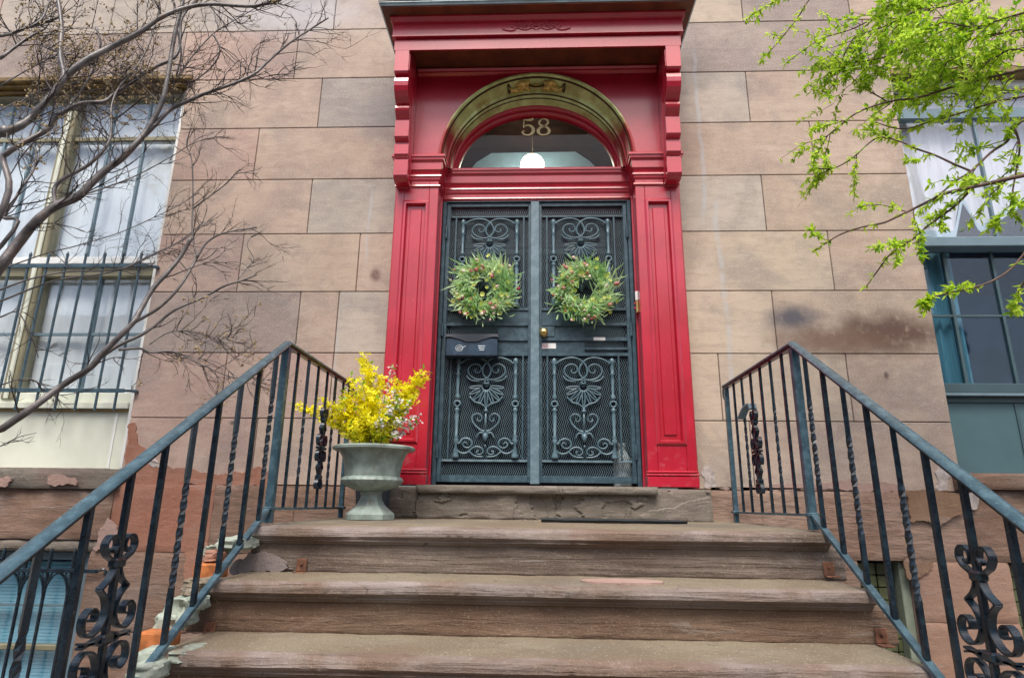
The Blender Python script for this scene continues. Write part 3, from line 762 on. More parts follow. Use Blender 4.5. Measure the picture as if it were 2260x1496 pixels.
hood_ring([(1.103, -.637, 3.403), (1.106, -.641, 3.407), (1.106, -.641, 3.416), (1.118, -.654, 3.424), (1.118, -.654, 3.434)], 'crown_edge', 'zinc')
mb = MB(); mb.grid([[(-1.118, 0, 3.52), (1.118, 0, 3.52)], [(-1.118, -.654, 3.434), (1.118, -.654, 3.434)], [(-1.118, -.654, 3.42), (1.118, -.654, 3.42)]]); red(mb, 'hood_cap', False, 'zinc')
red(MB().box(-1.010, 1.010, -.4865, -.001, 3.2605, 3.345), 'hood_core')
for sg in (-1, 1): red(MB().box(sg * .9125, sg * 1.0105, -.4865, -.061, 3.1445, 3.2600), 'hood_return')
# carved foliate scroll applied to the upper frieze
mb = MB(); oy = -.523; ow = ax(1258, 60, oy) - ax(1183, 60, oy); oz = az(1183, 66, oy); oh = az(1183, 47, oy) - oz
def orn(pts, r=.0035):
    for sg in (-1, 1):
        mb.tube(catmull([Vector((sg * x * ow, oy, oz + z * oh)) for x, z in pts], 5), r, 6)
orn([(.02, .0), (.12, .22), (.28, .02), (.42, .06), (.55, .22), (.70, .0)]); orn([(.62, .0), (.80, -.06), (1.0, .12)], .0045)
orn([(.05, .35), (.12, .70), (.20, .55), (.13, .42)]); orn([(.10, .75), (.24, 1.0), (.33, .62), (.26, .48)]); orn([(.28, .25), (.40, .62), (.48, .86), (.54, .70)]); orn([(.50, .30), (.60, .62), (.70, .66), (.74, .40), (.68, .30)]); orn([(.36, .2), (.46, .45), (.56, .44)], .003); orn([(.04, .9), (.10, 1.05), (.02, 1.1)], .003)
mb.lathe([(0, -.006), (.012, -.005), (.016, 0), (0, .003)], 10, (0, oy, oz + .45 * oh), 1, .5)
mb.build('carved_scroll', M['red'], up, 'all')

# ------------------------------------------------------------------ vestibule and real doors behind the gate
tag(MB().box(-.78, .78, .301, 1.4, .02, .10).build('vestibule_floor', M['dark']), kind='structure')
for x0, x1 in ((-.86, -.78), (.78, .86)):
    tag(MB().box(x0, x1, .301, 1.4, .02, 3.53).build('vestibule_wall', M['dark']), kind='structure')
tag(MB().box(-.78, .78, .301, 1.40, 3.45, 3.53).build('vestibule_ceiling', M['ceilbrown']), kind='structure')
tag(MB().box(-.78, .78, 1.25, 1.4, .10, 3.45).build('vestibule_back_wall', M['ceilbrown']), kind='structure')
TA = [(ax(u, v, 1.234), az(u, v, 1.234)) for u, v in ((1015, 420), (1030, 385), (1052, 358), (1085, 338), (1270, 335), (1302, 356), (1328, 383), (1340, 420))]
tag(MB().prism(TA, 1.235, 1.249).build('pale_blue_light_patch', M['paleblue']), 'pale blue panel standing in for a patch of light seen in the transom', 'panel')  # added panel; its colour paints the bright blue patch of light in the glass
lamp = thing('pendant_lamp', 'lit white globe lamp hanging behind the transom glass', 'lamp', at(1175, 367, .9))
gc = at(1175, 367, .9)
MB().lathe([(.112 * math.sin(math.pi * i / 14), -.112 * math.cos(math.pi * i / 14)) for i in range(15)], 28, gc).build('globe', M['globe'], lamp, 'all')
MB().tube([gc + Vector((0, 0, .11)), (gc.x, gc.y, 3.45)], .004, 6).build('cord', M['cord'], lamp)
MB().lathe([(.03, 0), (.035, .01), (.02, .03), (.006, .04)], 14, gc + Vector((0, 0, .105))).build('lamp_cap', M['brass'], lamp, True)
# door pair in the door head, set back behind the gate
DYY = .30
fd = MB().box(-.70, .70, DYY + .03, DYY + .06, .12, 2.20).build('front_door', M['door'], house)
def dz(v): return az(1183, v, DYY)
for x0, x1 in ((-.66, -.06), (.06, .66)):
    MB().box(x0, x1, DYY + .012, DYY + .0295, dz(690), dz(565), .006).build('door_panel', M['door'], fd)
    MB().box(x0, x1, DYY + .016, DYY + .0295, dz(545), dz(462), .004).build('pane', M['purple'], fd)
    MB().box(x0, x1, DYY + .004, DYY + .0295, dz(560), dz(549), .004).build('door_rail', M['doorlite'], fd)
    MB().box(x0, x1, DYY + .012, DYY + .0295, .30, dz(800), .006).build('door_panel', M['door'], fd)
    MB().box(x0, x1, DYY + .008, DYY + .0295, dz(780), dz(705), .006).build('door_rail', M['doorlite'], fd)
    for k in range(7):
        xx = x0 + (x1 - x0) * (k + .5) / 7
        MB().lathe([(.0, -.004), (.022, -.003), (.03, 0), (.0, .004)], 10, (xx, DYY + .014, dz(530))).build('lace_motif', M['print'], fd)
MB().box(-.004, .004, DYY + .02, DYY + .0295, .14, 2.19).build('astragal', M['doorlite'], fd)
red(MB().box(-.7045, .7045, .002, .30, 2.207, 2.262), 'door_head')
red(MB().box(-.7045, .7045, .05, .30, 2.262, 2.44 - .079), 'transom_bar')

# ------------------------------------------------------------------ tall window on the left
FY = .10
wl = MB().box(WLX1 - .055, WLX1 - .001, FY - .045, .20, WB, WT - .03, .004).build('window', M['white'], house)
wl['label'] = 'tall white framed window with olive mullion'
def wpart(mb, name, mat, par=None): return mb.build(name, M[mat], par or wl)
Zm = lambda v: az(200, v, FY)
XLf, XRf = WLX0 + .01, WLX1 - .055
wpart(MB().box(WLX0, WLX0 + .055, FY - .045, .2, WB, WT - .03, .004), 'jamb', 'white')
wpart(MB().box(WLX0 + .001, WLX1 - .001, -.012, .2, WT - .045, WT - .002, .004), 'lintel_board', 'woodbrown')
wpart(MB().box(WLX0, WLX1 + .05, -.05, -.002, WT - .02, WT + .022, .006), 'lintel_moulding', 'woodbrown')
for k, (y0, z0, z1) in enumerate(((.03, WT - .075, WT - .046), (.06, WT - .10, WT - .0755))):
    wpart(MB().box(WLX0 + .056, XRf - .001, y0, .19, z0, z1, .004), 'head_moulding', 'woodbrown' if k == 0 else 'olive')
mx = ax(157, 283, FY)
wpart(MB().box(mx - .05, mx + .05, FY - .035, .18, .70, WT - .101, .008), 'mullion', 'olive')
wpart(MB().box(mx - .018, mx + .018, FY - .05, FY - .0355, .70, WT - .101, .006), 'mullion_bead', 'cream')
wpart(MB().box(mx + .051, XRf - .001, FY, .16, Zm(312), Zm(303), .004), 'transom_bar', 'olive')
wpart(MB().box(XLf, mx - .051, FY, .16, Zm(312), Zm(303), .004), 'transom_bar', 'olive')
wpart(MB().box(XLf + .05, XRf - .001, FY - .055, FY - .0355, Zm(588), Zm(573), .004), 'meeting_rail', 'white')
wpart(MB().box(XLf + .05, XRf - .001, FY - .02, .16, Zm(612), Zm(590), .004), 'meeting_rail', 'olive')
for sx0, sx1 in ((mx + .051, XRf - .001), (XLf, mx - .051)):
    for k in (1, 2):
        xx = sx0 + (sx1 - sx0) * k / 3
        wpart(MB().box(xx - .009, xx + .009, FY + .004, FY + .03, Zm(588), Zm(312) - .001), 'glazing_bar', 'bluebar')
        wpart(MB().box(xx - .007, xx + .007, FY + .004, FY + .03, Zm(312) + .02, WT - .101), 'glazing_bar', 'bluebar')
    wpart(MB().box(sx0, sx1, FY + .012, FY + .018, Zm(588), Zm(312)), 'pane', 'glass')
    wpart(MB().box(sx0, sx1, FY + .012, FY + .018, Zm(303), WT - .101), 'pane', 'glass')
    wpart(MB().box(sx0, sx1, FY + .032, FY + .038, Zm(880), Zm(612)), 'pane', 'glass')
    wpart(MB().box(sx0 + (sx1 - sx0) * .5 - .008, sx0 + (sx1 - sx0) * .5 + .008, FY + .02, FY + .05, Zm(880), Zm(612)), 'glazing_bar', 'bluebar')
    wpart(MB().box(sx0, sx1, FY + .02, FY + .05, Zm(738), Zm(733)), 'glazing_bar', 'bluebar')
wpart(MB().box(XLf + .05, XRf - .001, FY - .02, .16, Zm(889), Zm(868), .004), 'bottom_rail', 'cream')
wpart(MB().box(XLf + .05, XRf - .001, FY - .06, .16, Zm(904), Zm(890), .004), 'inner_sill', 'cream')
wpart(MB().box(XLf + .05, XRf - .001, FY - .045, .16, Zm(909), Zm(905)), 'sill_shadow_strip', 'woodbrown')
wpart(MB().box(XLf + .05, XRf - .001, FY - .02, .18, WB - .005, Zm(909) - .001), 'apron_panel', 'cream')
wpart(MB().box(XRf - .10, XRf - .085, FY - .026, FY - .0205, WB + .002, Zm(912)), 'apron_bead', 'white')
# room and curtains behind it
for nm, b_ in (('left_room_wall', (WLX0 - .2, WLX1 + .3, 1.6, 1.7, .02, 3.4)), ('left_room_ceiling', (WLX0 - .2, WLX1 + .3, .301, 1.6, 3.402, 3.5)), ('left_room_side', (WLX0 - .3, WLX0 - .2, .301, 1.7, .02, 3.5)), ('left_room_side', (WLX1 + .3, WLX1 + .4, .301, 1.7, .02, 3.5))):
    tag(MB().box(*b_).build(nm, M['cream']), kind='structure')
def curtain(name, x0, x1, y, z0, z1, mat, label, folds, amp=.02, cat='curtain', hem=None):
    n = int(folds * 10); rows = []
    for k in range(9):
        row = []
        for i in range(n + 1):
            f = i / n; x = x0 + (x1 - x0) * f
            zb = z0 if hem is None else hem(f)
            z = z1 + (zb - z1) * k / 8
            row.append((x, y + amp * math.sin(f * folds * 2 * math.pi + .6 * N(x * 3, z)) * (.5 + .5 * k / 8), z))
        rows.append(row)
    mb = MB(); mb.grid(rows); rows2 = [[(p[0], p[1] + .003, p[2]) for p in r] for r in rows]; mb.grid(rows2)
    return tag(mb.build(name, M[mat], None, 'all', fix=False), label, cat)
curtain('curtain', mx - .01, WLX1 + .1, .19, .62, 3.2, 'curtain', 'white curtain behind the right half of the left window', 9, .006)
curtain('curtain', WLX0 - .05, mx + .02, .205, .62, 3.2, 'curtain', 'white curtain behind the left half of the left window', 7, .006)

# iron guard across the lower half of the left window
gd = thing('window_guard', 'iron bar guard across the lower left window', 'window guard', (-3.6, -.04, .6))
gy = -.045
gz = [az(150, v, gy) for v in (562, 588, 862, 905)]
for u in (-19, 22, 62, 103, 144, 185, 227, 268, 308):
    x = ax(u, 588, gy)
    mb = MB().tube([(x, gy, gz[3]), (x, gy, gz[0] - .01)], .009, 8); mb.lathe([(.009, 0), (.012, .01), (.006, .028), (.0, .04)], 8, (x, gy, gz[0] - .012)); mb.build('bar', M['gate'], gd, True)
for z in (gz[1], gz[2]):
    MB().box(-4.15, WLX1 - .03, gy - .016, gy - .0095, z - .014, z + .014, .002).build('rail', M['gate'], gd)
    mb = MB().tube([(WLX1 - .03, gy - .012, z), (WLX1 + .005, -.03, z + .004), (WLX1 + .03, .0, z)], .009, 8); mb.lathe([(.0, -.012), (.02, -.008), (.02, .008), (0, .012)], 10, (WLX1 + .015, -.018, z + .002)); mb.build('wall_anchor', M['gate'], gd, True)

# basement window on the left with blinds and arched guard
bx1 = -2.972
bw = MB().box(bx1 - .05, bx1 - .001, .06, .16, -1.3, -.335, .004).build('basement_window', M['bluebar'], house)
MB().box(-4.55, bx1 - .052, .06, .16, -.385, -.335, .004).build('head', M['bluebar'], bw)
MB().box(-4.55, bx1 - .052, .09, .15, az(100, 1434, .1), az(100, 1422, .1), .004).build('meeting_rail', M['olive'], bw)
MB().box(-4.55, bx1 - .052, .10, .14, az(100, 1338, .1), az(100, 1334, .1)).build('glazing_bar', M['bluebar'], bw)
MB().box(-4.55, bx1 - .052, .11, .116, -1.28, -.386).build('pane', M['glass'], bw)
bl = thing('window_blind', 'pale blue slatted blind in the basement window', 'blind', (-3.5, .2, -1.3))
z = -.42; k = 0
while z > -1.3:
    MB().box(-4.5, bx1 - .06, .18, .20, z - .0095, z + .0095, .0).build('slat', M['blind'], bl); z -= .0215
tag(MB().box(-4.6, -2.6, .6, .65, -1.6, -.2).build('basement_room_wall', M['navy']), kind='structure')
bg_ = thing('basement_guard', 'iron guard of pointed arches over the basement window', 'window guard', (-3.4, -.04, -1.4))
by = -.055
bz = az(100, 1258, by)
xs = [ax(151, 1300, by) - .159 * k for k in range(8)]
for k, x in enumerate(xs):
    mb = MB().tube([(x, by, -1.5), (x, by, bz + .10)], .0105, 8); mb.lathe([(.0105, 0), (.013, .012), (.0, .045)], 8, (x, by, bz + .10)); mb.build('bar', M['iron'], bg_, True)
for x0, x1 in zip(xs[1:], xs[:-1]):
    mb = MB(); mxx = (x0 + x1) / 2; hw = (x1 - x0) / 2
    pts = [Vector((x0 + .0 + 2 * hw * i / 16, by - .004, bz - .15 + .135 * math.sin(math.pi * i / 16) ** .55)) for i in range(17)]
    mb.tube(pts, 1.0, flat=(.008, .004, (0, 1, 0))); mb.build('arch', M['iron'], bg_)
    mb = MB()
    for s_ in (-1, 1): mb.tube(catmull([Vector((mxx + s_ * hw * .98, by - .003, bz - .11)), Vector((mxx + s_ * hw * .82, by - .003, bz - .055)), Vector((mxx + s_ * hw * .55, by - .003, bz - .012))], 4), .0055, 6)
    mb.build('spandrel_scroll', M['iron'], bg_, True)
MB().box(-4.3, -2.83, by - .0165, by - .0107, bz - .012, bz + .012, .002).build('rail', M['iron'], bg_)
mb = MB().tube(catmull([Vector((-2.83, by - .013, bz)), Vector((-2.80, by - .005, bz + .012)), Vector((-2.785, by + .004, bz - .01)), Vector((-2.80, by + .01, bz - .02))], 5), .008, 6); mb.build('wall_anchor', M['iron'], bg_, True)

# ------------------------------------------------------------------ tall window on the right
wr = MB().box(WRX0 + .001, WRX0 + .022, FY - .03, .2, WB + .02, WT - .03, .004).build('window', M['tealframe'], house)
wr['label'] = 'tall slate blue framed window with dark panes'
Zr = lambda v: az(2180, v, FY)
def rpart(mb, name, mat): return mb.build(name, M[mat], wr)
RX0, RX1 = WRX0 + .023, WRX1 - .03
rpart(MB().box(WRX1 - .03, WRX1, FY - .03, .2, WB + .02, WT - .03, .004), 'jamb', 'tealframe')
rpart(MB().box(WRX0, WRX1, -.01, .2, WT - .05, WT - .002, .004), 'lintel_board', 'woodbrown')
rpart(MB().box(RX0, RX1, FY - .02, .16, Zr(195), WT - .051, .004), 'head', 'white')
rpart(MB().box(RX0, RX1, FY - .01, .16, Zr(262), Zr(240), .004), 'transom_bar', 'bluebar')
rpart(MB().box(RX0 - .03, RX1, FY - .075, .16, Zr(552), Zr(531), .006), 'meeting_rail', 'bluebar')
rpart(MB().box(RX0, RX1, FY - .02, .16, Zr(868), Zr(847), .004), 'bottom_rail', 'tealframe')
rpart(MB().box(RX0, RX1, FY - .05, .16, Zr(876), Zr(870), .003), 'inner_sill', 'bluebar')
rpart(MB().box(RX0, RX1, FY - .01, .18, Zr(888), Zr(877) - .001), 'apron_rail', 'tealframe')
rpart(MB().box(RX0, RX1, FY + .004, .18, WB + .02, Zr(888) - .001), 'apron_panel', 'tealpanel')
rpart(MB().box(RX0 + .48, RX0 + .50, FY - .004, FY + .0035, WB + .02, Zr(890)), 'apron_bead', 'tealframe')
rpart(MB().box(RX0, RX1, FY + .02, FY + .026, Zr(531), Zr(240) - .001), 'pane', 'glass')
rpart(MB().box(RX0, RX1, FY + .02, FY + .026, Zr(240), Zr(195)), 'pane', 'glass')
rpart(MB().box(RX0, RX1, FY + .042, FY + .048, Zr(847), Zr(552)), 'pane', 'glassdark')
for xx in (ax(2113, 690, FY), ax(2222, 690, FY), ax(2222, 690, FY) + .34, ax(2222, 690, FY) + .68):
    rpart(MB().box(xx - .01, xx + .01, FY + .03, FY + .06, Zr(847), Zr(552)), 'glazing_bar', 'tealframe')
rpart(MB().box(RX0, RX1, FY + .034, FY + .056, Zr(696), Zr(691)), 'glazing_bar', 'tealframe')
for u in (2196, ):
    xx = ax(u, 480, FY); rpart(MB().box(xx - .008, xx + .008, FY + .008, FY + .04, Zr(531), Zr(200)), 'glazing_bar', 'bluebar')
tag(MB().box(2.3, 4.9, 1.3, 1.4, 0, 1.9).build('right_room_wall', M['navy']), kind='structure')
tag(MB().box(2.3, 4.9, 1.3, 1.4, 1.902, 3.4).build('right_room_upper_wall', M['purple']), kind='structure')
tag(MB().box(2.3, 4.9, .301, 1.3, .1, .2).build('right_room_floor', M['navy']), kind='structure')
for nm, b_ in (('right_room_ceiling', (2.3, 4.9, .301, 1.4, 3.402, 3.5)), ('right_room_side', (2.2, 2.299, .301, 1.4, .1, 3.5)), ('right_room_side', (4.901, 5.0, .301, 1.4, .1, 3.5))):
    tag(MB().box(*b_).build(nm, M['purple']), kind='structure')
curtain('curtain', WRX0 + .03, WRX0 + .33, .20, .76, 1.88, 'tealcurtain', 'teal sheer curtain beside the dark panes of the right window', 4, .018)
# pointed white valance in the upper sash
vy = .19
vx = lambda u, v: ax(u, v, vy)
vz = lambda u, v: az(u, v, vy)
hem_pts = [(WRX0 + .03, vz(2060, 520)), (vx(2110, 525), vz(2110, 525)), (vx(2128, 460), vz(2128, 445)), (vx(2164, 515), vz(2164, 515)), (vx(2260, 450), vz(2260, 452)), (WRX1 - .3, 2.6), (WRX1 - .03, 2.0)]
def hem(f, off=0.0):
    x = WRX0 + .03 + (WRX1 - .06 - WRX0) * f
    for (xa, za), (xb, zb) in zip(hem_pts[:-1], hem_pts[1:]):
        if xa <= x <= xb: return za + (zb - za) * (x - xa) / (xb - xa) + off
    return hem_pts[-1][1] + off
curtain('valance', WRX0 + .03, WRX1 - .03, vy + .02, 0, Zr(205), 'valance', 'white pointed valance hanging in the upper sash of the right window', 9, .012, 'valance', lambda f: hem(f, .03))
n = 90; rows = [[], []]
for i in range(n + 1):
    f = i / n; x = WRX0 + .03 + (WRX1 - .06 - WRX0) * f; h = hem(f)
    rows[0].append((x, vy, h)); rows[1].append((x, vy, h + .055))
mb = MB(); mb.grid(rows); mb.grid([[(p[0], p[1] + .004, p[2]) for p in r] for r in rows])
tag(mb.build('valance_trim', M['trim'], None, fix=False), 'pale blue trim along the pointed hem of the valance', 'trim')

# small basement windows on the right, glazed with green glass blocks
for (x0, x1, fr) in ((2.03, 2.344, 1), (2.941, 4.5, -1)):
    b2 = MB().box((x1 - .055) if fr > 0 else (x0 + .0), x1 - .001 if fr > 0 else x0 + .03, .02, .12, -1.1, -.318, .004).build('basement_window', M['greenframe'], house)
    xa, xb = (x0, x1 - .056) if fr > 0 else (x0 + .031, x1)
    MB().box(xa, xb, .101, .14, -1.1, -.318).build('mortar_bed', M['dark'], b2)
    zz = -.33; 
    while zz > -1.05:
        xx = xa
        while xx < xb - .02:
            x2 = min(xb, xx + .075); MB().box(xx + .003, x2 - .003, .085, .1005, zz - .072, zz - .003, .004).build('glass_block', M['greenglass'], b2); xx = x2
        zz -= .075

# ------------------------------------------------------------------ stoop
stoop = thing('stone_stoop', 'worn brownstone front steps rising to the red doorway', 'steps', (0, -2.0, GZ))
SXW = 1.235
def chip(x, s):
    v = N(x * 2.3 + s * 7.1, s * 3.3, 1.7); f = N(x * 11 + s, 4.4, s); g_ = N(x * 5.1 + s * 2, 8.4, s)
    return max(0.0, v - .12) * 1.2 + max(0.0, f - .25) * .6 + max(0.0, g_ - .3) * 1.2
def tread(yn, zt, yb, seed, zb_back=None, name='tread', chips=.035, x0=-SXW, x1=SXW, th=.053, fine_=True):
    """stone tread with a moulded nosing: chipped lip and thin layers split off along the edge"""
    nx = int((x1 - x0) / (.009 if fine_ else .04)); rows = []
    zb_back = zt if zb_back is None else zb_back
    ys = [0, .3, .55, .75] + [1 - .25 * (1 - k / 12) for k in range(1, 12)] if fine_ else [0, .4, .8]
    nt_ = len(ys)
    for j in range(nx + 1):
        x = x0 + (x1 - x0) * j / nx
        c = chips * chip(x, seed); fine = .004 * N(x * 23, seed, 2.2) + .0025 * N(x * 60, seed, 5.1)
        und = .006 * N(x * 1.4, seed * 5.1, 8.8)
        jag = .045 * (N(x * 3.1, seed * 2.3, 6.1) + .45 * N(x * 12, seed, 3.9) + .2 * N(x * 37, seed, 1.9)) + .012
        lip = .0055 if jag > .004 else 0.0
        pr = []
        for f in ys:
            y = yb + (yn + .022 - yb) * f
            z = zb_back + (zt - zb_back) * f + .003 * N(x * 6, y * 6, seed) + .0018 * N(x * 24, y * 24, seed) + und * f
            if y - yn < jag: z -= lip
            pr.append((y, z))
        pr += [(yn + .014 + c * .8 + fine, zt - .001 - lip + und - c * .12), (yn + .004 + c * 1.0 + fine, zt - .007 - lip * .6 + und - c * .25), (yn + .000 + c * 1.0 + fine, zt - .022 + und - c * .12), (yn + .002 + c * .6 + fine, zt - .040 + und * .7), (yn + .012 + c * .3, zt - .048),
               (yn + .024, zt - th), (yn + .0245, zt - th - .008), (yn + .034, zt - th - .010), (yn + .040, zt - th - .020), (yn + .052, zt - th - .024), (yb, zt - th - .024)]
        rows.append([(x, y, z) for y, z in pr])
    mb = MB(); mb.grid(rows, close=True)
    k = len(rows[0]); mb.f.append(tuple(range(k))); mb.f.append(tuple(nx * k + i for i in reversed(range(k))))
    o = mb.build(name, M['tread'], stoop, smooth=38)
    o.data.materials.append(M['nose'])
    idx = [1 if nt_ - 2 <= q % k < nt_ + 8 else 0 for q in range(nx * k)] + [0, 0]
    o.data.polygons.foreach_set('material_index', idx); return o
def riser(yf, z0, z1, seed, mat, x0=-SXW + .01, x1=SXW - .01):
    o = rough_block(x0, x1, yf, yf + .14, z0, z1, mat, 'riser', .006, stoop, seed, nx=200, nz=18, edge=.008, ridge=.0035 if mat == 'riser2' else .0016)
    return o
NOSE = [(-1.45, -.098), (-1.75, -.288), (-2.05, -.474)]
for i in range(5): NOSE.append((NOSE[-1][0] - .30, NOSE[-1][1] - .19))
tread(-1.45, -.098, .02, 1.0, -.084, 'landing')
for i in range(1, len(NOSE)):
    yn, zt = NOSE[i]; yp, zp = NOSE[i - 1]
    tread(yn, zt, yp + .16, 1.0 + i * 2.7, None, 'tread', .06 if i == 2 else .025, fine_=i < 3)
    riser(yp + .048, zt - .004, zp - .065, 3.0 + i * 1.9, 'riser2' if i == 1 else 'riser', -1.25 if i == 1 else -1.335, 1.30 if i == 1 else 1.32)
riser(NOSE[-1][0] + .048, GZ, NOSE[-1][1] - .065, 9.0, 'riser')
# masonry core under the steps
mb = MB()
mb.prism([(.0, GZ), (.0, -.19)] + [q for (yn, zt) in NOSE for q in ((yn + .17, zt - .22),)] + [(NOSE[-1][0] + .17, GZ)], -SXW + .03, SXW - .03, 'x')
mb.build('masonry_core', M['sillstone'], stoop)
# door sill: flaked threshold stone and slab
rough_block(-1.035, 1.08, -.245, .02, -.09, .106, 'sillstone', 'threshold_stone', .012, stoop, 5.3, nx=190, nz=30, edge=.014, flake=.020)
rough_block(-.745, .745, -.30, .10, .070, .117, 'sillstone', 'threshold_slab', .010, stoop, 2.9, nx=120, nz=6, edge=.012)
# crumbling left edge: mint-washed render and exposed orange bricks
def lump(cx, cy, cz, rx, ry, rz, mat, name, seed, par=stoop, sq=.5):
    rows = []
    for i in range(15):
        t = math.pi * i / 14; row = []
        for j in range(22):
            a = 2 * math.pi * j / 22
            d = Vector((math.cos(a) * math.sin(t), math.sin(a) * math.sin(t), math.cos(t)))
            k = 1 + .30 * N(d.x * 1.9 + seed, d.y * 1.9, d.z * 1.9) + .20 * N(d.x * 5, d.y * 5 + seed, d.z * 5)
            s_ = lambda q: math.copysign(abs(q) ** sq, q)
            row.append((cx + s_(d.x) * rx * k, cy + s_(d.y) * ry * k, cz + s_(d.z) * rz * k))
        rows.append(row)
    mb = MB(); mb.grid(rows, close=True); return mb.build(name, M[mat], par, smooth=24)
def brick(u, v, Y, lx=.10, hz=.034):
    p = at(u, v, Y); mb = MB().box(p.x - lx / 2, p.x + lx / 2, Y - .04, Y + .06, p.z - hz, p.z + hz, .006); mb.build('brick', M['brick'], stoop)
for u, v, Y, rx, ry, rz, mat, s in ((520, 1198, -1.50, .075, .12, .03, 'mint', 1.1), (478, 1216, -1.52, .055, .07, .030, 'mint', 2.5), (468, 1226, -1.60, .04, .05, .026, 'patch', 3.3), (476, 1246, -1.60, .05, .06, .010, 'mint', 4.1),
                                    (425, 1300, -1.75, .035, .06, .028, 'tread', 5.2), (438, 1290, -1.70, .06, .08, .03, 'tread', 7.9), (398, 1345, -1.80, .055, .08, .055, 'mint', 6.4), (372, 1372, -1.83, .05, .07, .04, 'mint', 8.2), (430, 1330, -1.78, .035, .06, .03, 'mint', 9.7), (356, 1392, -1.86, .05, .06, .014, 'mint', 3.8),
                                    (338, 1448, -2.02, .05, .08, .03, 'mint', 1.9), (325, 1478, -2.10, .05, .08, .03, 'mint', 6.9), (405, 1440, -1.98, .05, .09, .02, 'mint', 2.9)):
    p = at(u, v, Y); lump(p.x + .01, Y, p.z, rx * .82, ry * .8, rz * .85, mat, 'crumbling_render', s)
brick(462, 1262, -1.63); brick(346, 1416, -1.92, .105, .036)
patch_px([(508, 1262), (520, 1238), (548, 1224), (600, 1226), (632, 1240), (646, 1258), (600, 1264), (560, 1266)], 'lavender', -1.417, 13.0, 'flaked_face', stoop)
pc = [Vector((.335, -1.60, 0)) + Vector((.165 * math.cos(t) * (1 + .08 * N(math.cos(t) * 2, math.sin(t) * 2, 3.3)), .075 * math.sin(t) * (1 + .15 * N(math.cos(t) * 3, math.sin(t) * 3, 7.3)), 0)) for t in [2 * math.pi * i / 48 for i in range(48)]]
MB().prism([(p.x, p.y) for p in pc], -.292, -.2815, 'z').build('worn_patch', M['pink'], stoop)
# rusty angle clips that hold the steps
for u, v, Y in ((666, 1246, -1.408), (462, 1388, -1.708), (1829, 1254, -1.408), (1945, 1402, -1.708)):
    p = at(u, v, Y - .004); cl = MB().box(p.x - .022, p.x + .022, Y - .008, Y - .0005, p.z - .026, p.z + .026, .002)
    cl.box(p.x - .024, p.x + .024, Y - .045, Y - .0085, p.z - .032, p.z - .0265, .001); cl.lathe([(0, -.004), (.007, -.003), (.007, .003), (0, .004)], 8, (p.x, Y - .009, p.z + .004))
    cl.build('angle_clip', M['rust'], stoop)

# ------------------------------------------------------------------ iron security gate
gate = thing('security_gate', 'slate blue iron double security gate with scrollwork and mesh', 'gate', (0, .02, .12))
QY = .02
zt_, zb_ = 2.196, .146
MB().box(-.700, -.672, QY - .03, QY + .03, .118, 2.203, .003).build('jamb_post', M['gate'], gate)
MB().box(.672, .700, QY - .03, QY + .03, .118, 2.203, .003).build('jamb_post', M['gate'], gate)
MB().box(-.6715, .6715, QY - .03, QY + .03, 2.198, 2.2035, .001).build('head_bar', M['gate'], gate)
mp = MB().box(-.040, .022, QY - .034, QY - .014, zb_ - .01, zt_, .003).build('meeting_strip', M['gatelite'], gate)
for z in (1.95, 1.2, .35):
    MB().tube([(-.668, QY - .034, z - .05), (-.668, QY - .034, z + .05)], .010, 8).build('hinge', M['gate'], gate, True)
    MB().tube([(.668, QY - .034, z - .05), (.668, QY - .034, z + .05)], .010, 8).build('hinge', M['gate'], gate, True)
VR = [(445, 457), (477, 481), (680, 686), (713, 720), (745, 753), (779, 786), (1015, 1020), (1050, 1059)]
ZR = [(az(1183, b, QY), az(1183, a, QY)) for a, b in VR]
ZR[0] = (ZR[0][0], zt_); ZR[-1] = (zb_, ZR[-1][1])
def lattice(x0, x1, z0, z1, cw=.0290, ch=.056, r=.0029):
    """expanded metal: a net of slanted strands"""
    mb = MB(); y = QY + .012
    nr = int((z1 - z0) / (ch / 2)) ; ncol = int((x1 - x0) / cw)
    cw = (x1 - x0) / ncol; hh = (z1 - z0) / nr
    for i in range(ncol + 1):
        pts = [[], []]
        for s_ in (0, 1):
            for k in range(nr + 1):
                xx = x0 + i * cw + (cw / 2 if (k + s_) % 2 else 0) * (1 if s_ == 0 else -1)
                xx = min(max(xx, x0), x1); pts[s_].append(Vector((xx, y + (.002 if s_ else 0), z0 + hh * k)))
            b = len(mb.v); P_ = pts[s_]
            for p in P_: mb.v += [(p.x - r, y, p.z), (p.x + r, y, p.z), (p.x, y + .004, p.z)]
            for k in range(nr):
                o = b + 3 * k
                mb.f += [(o, o + 1, o + 4, o + 3), (o + 1, o + 2, o + 5, o + 4), (o + 2, o, o + 3, o + 5)]
    return mb
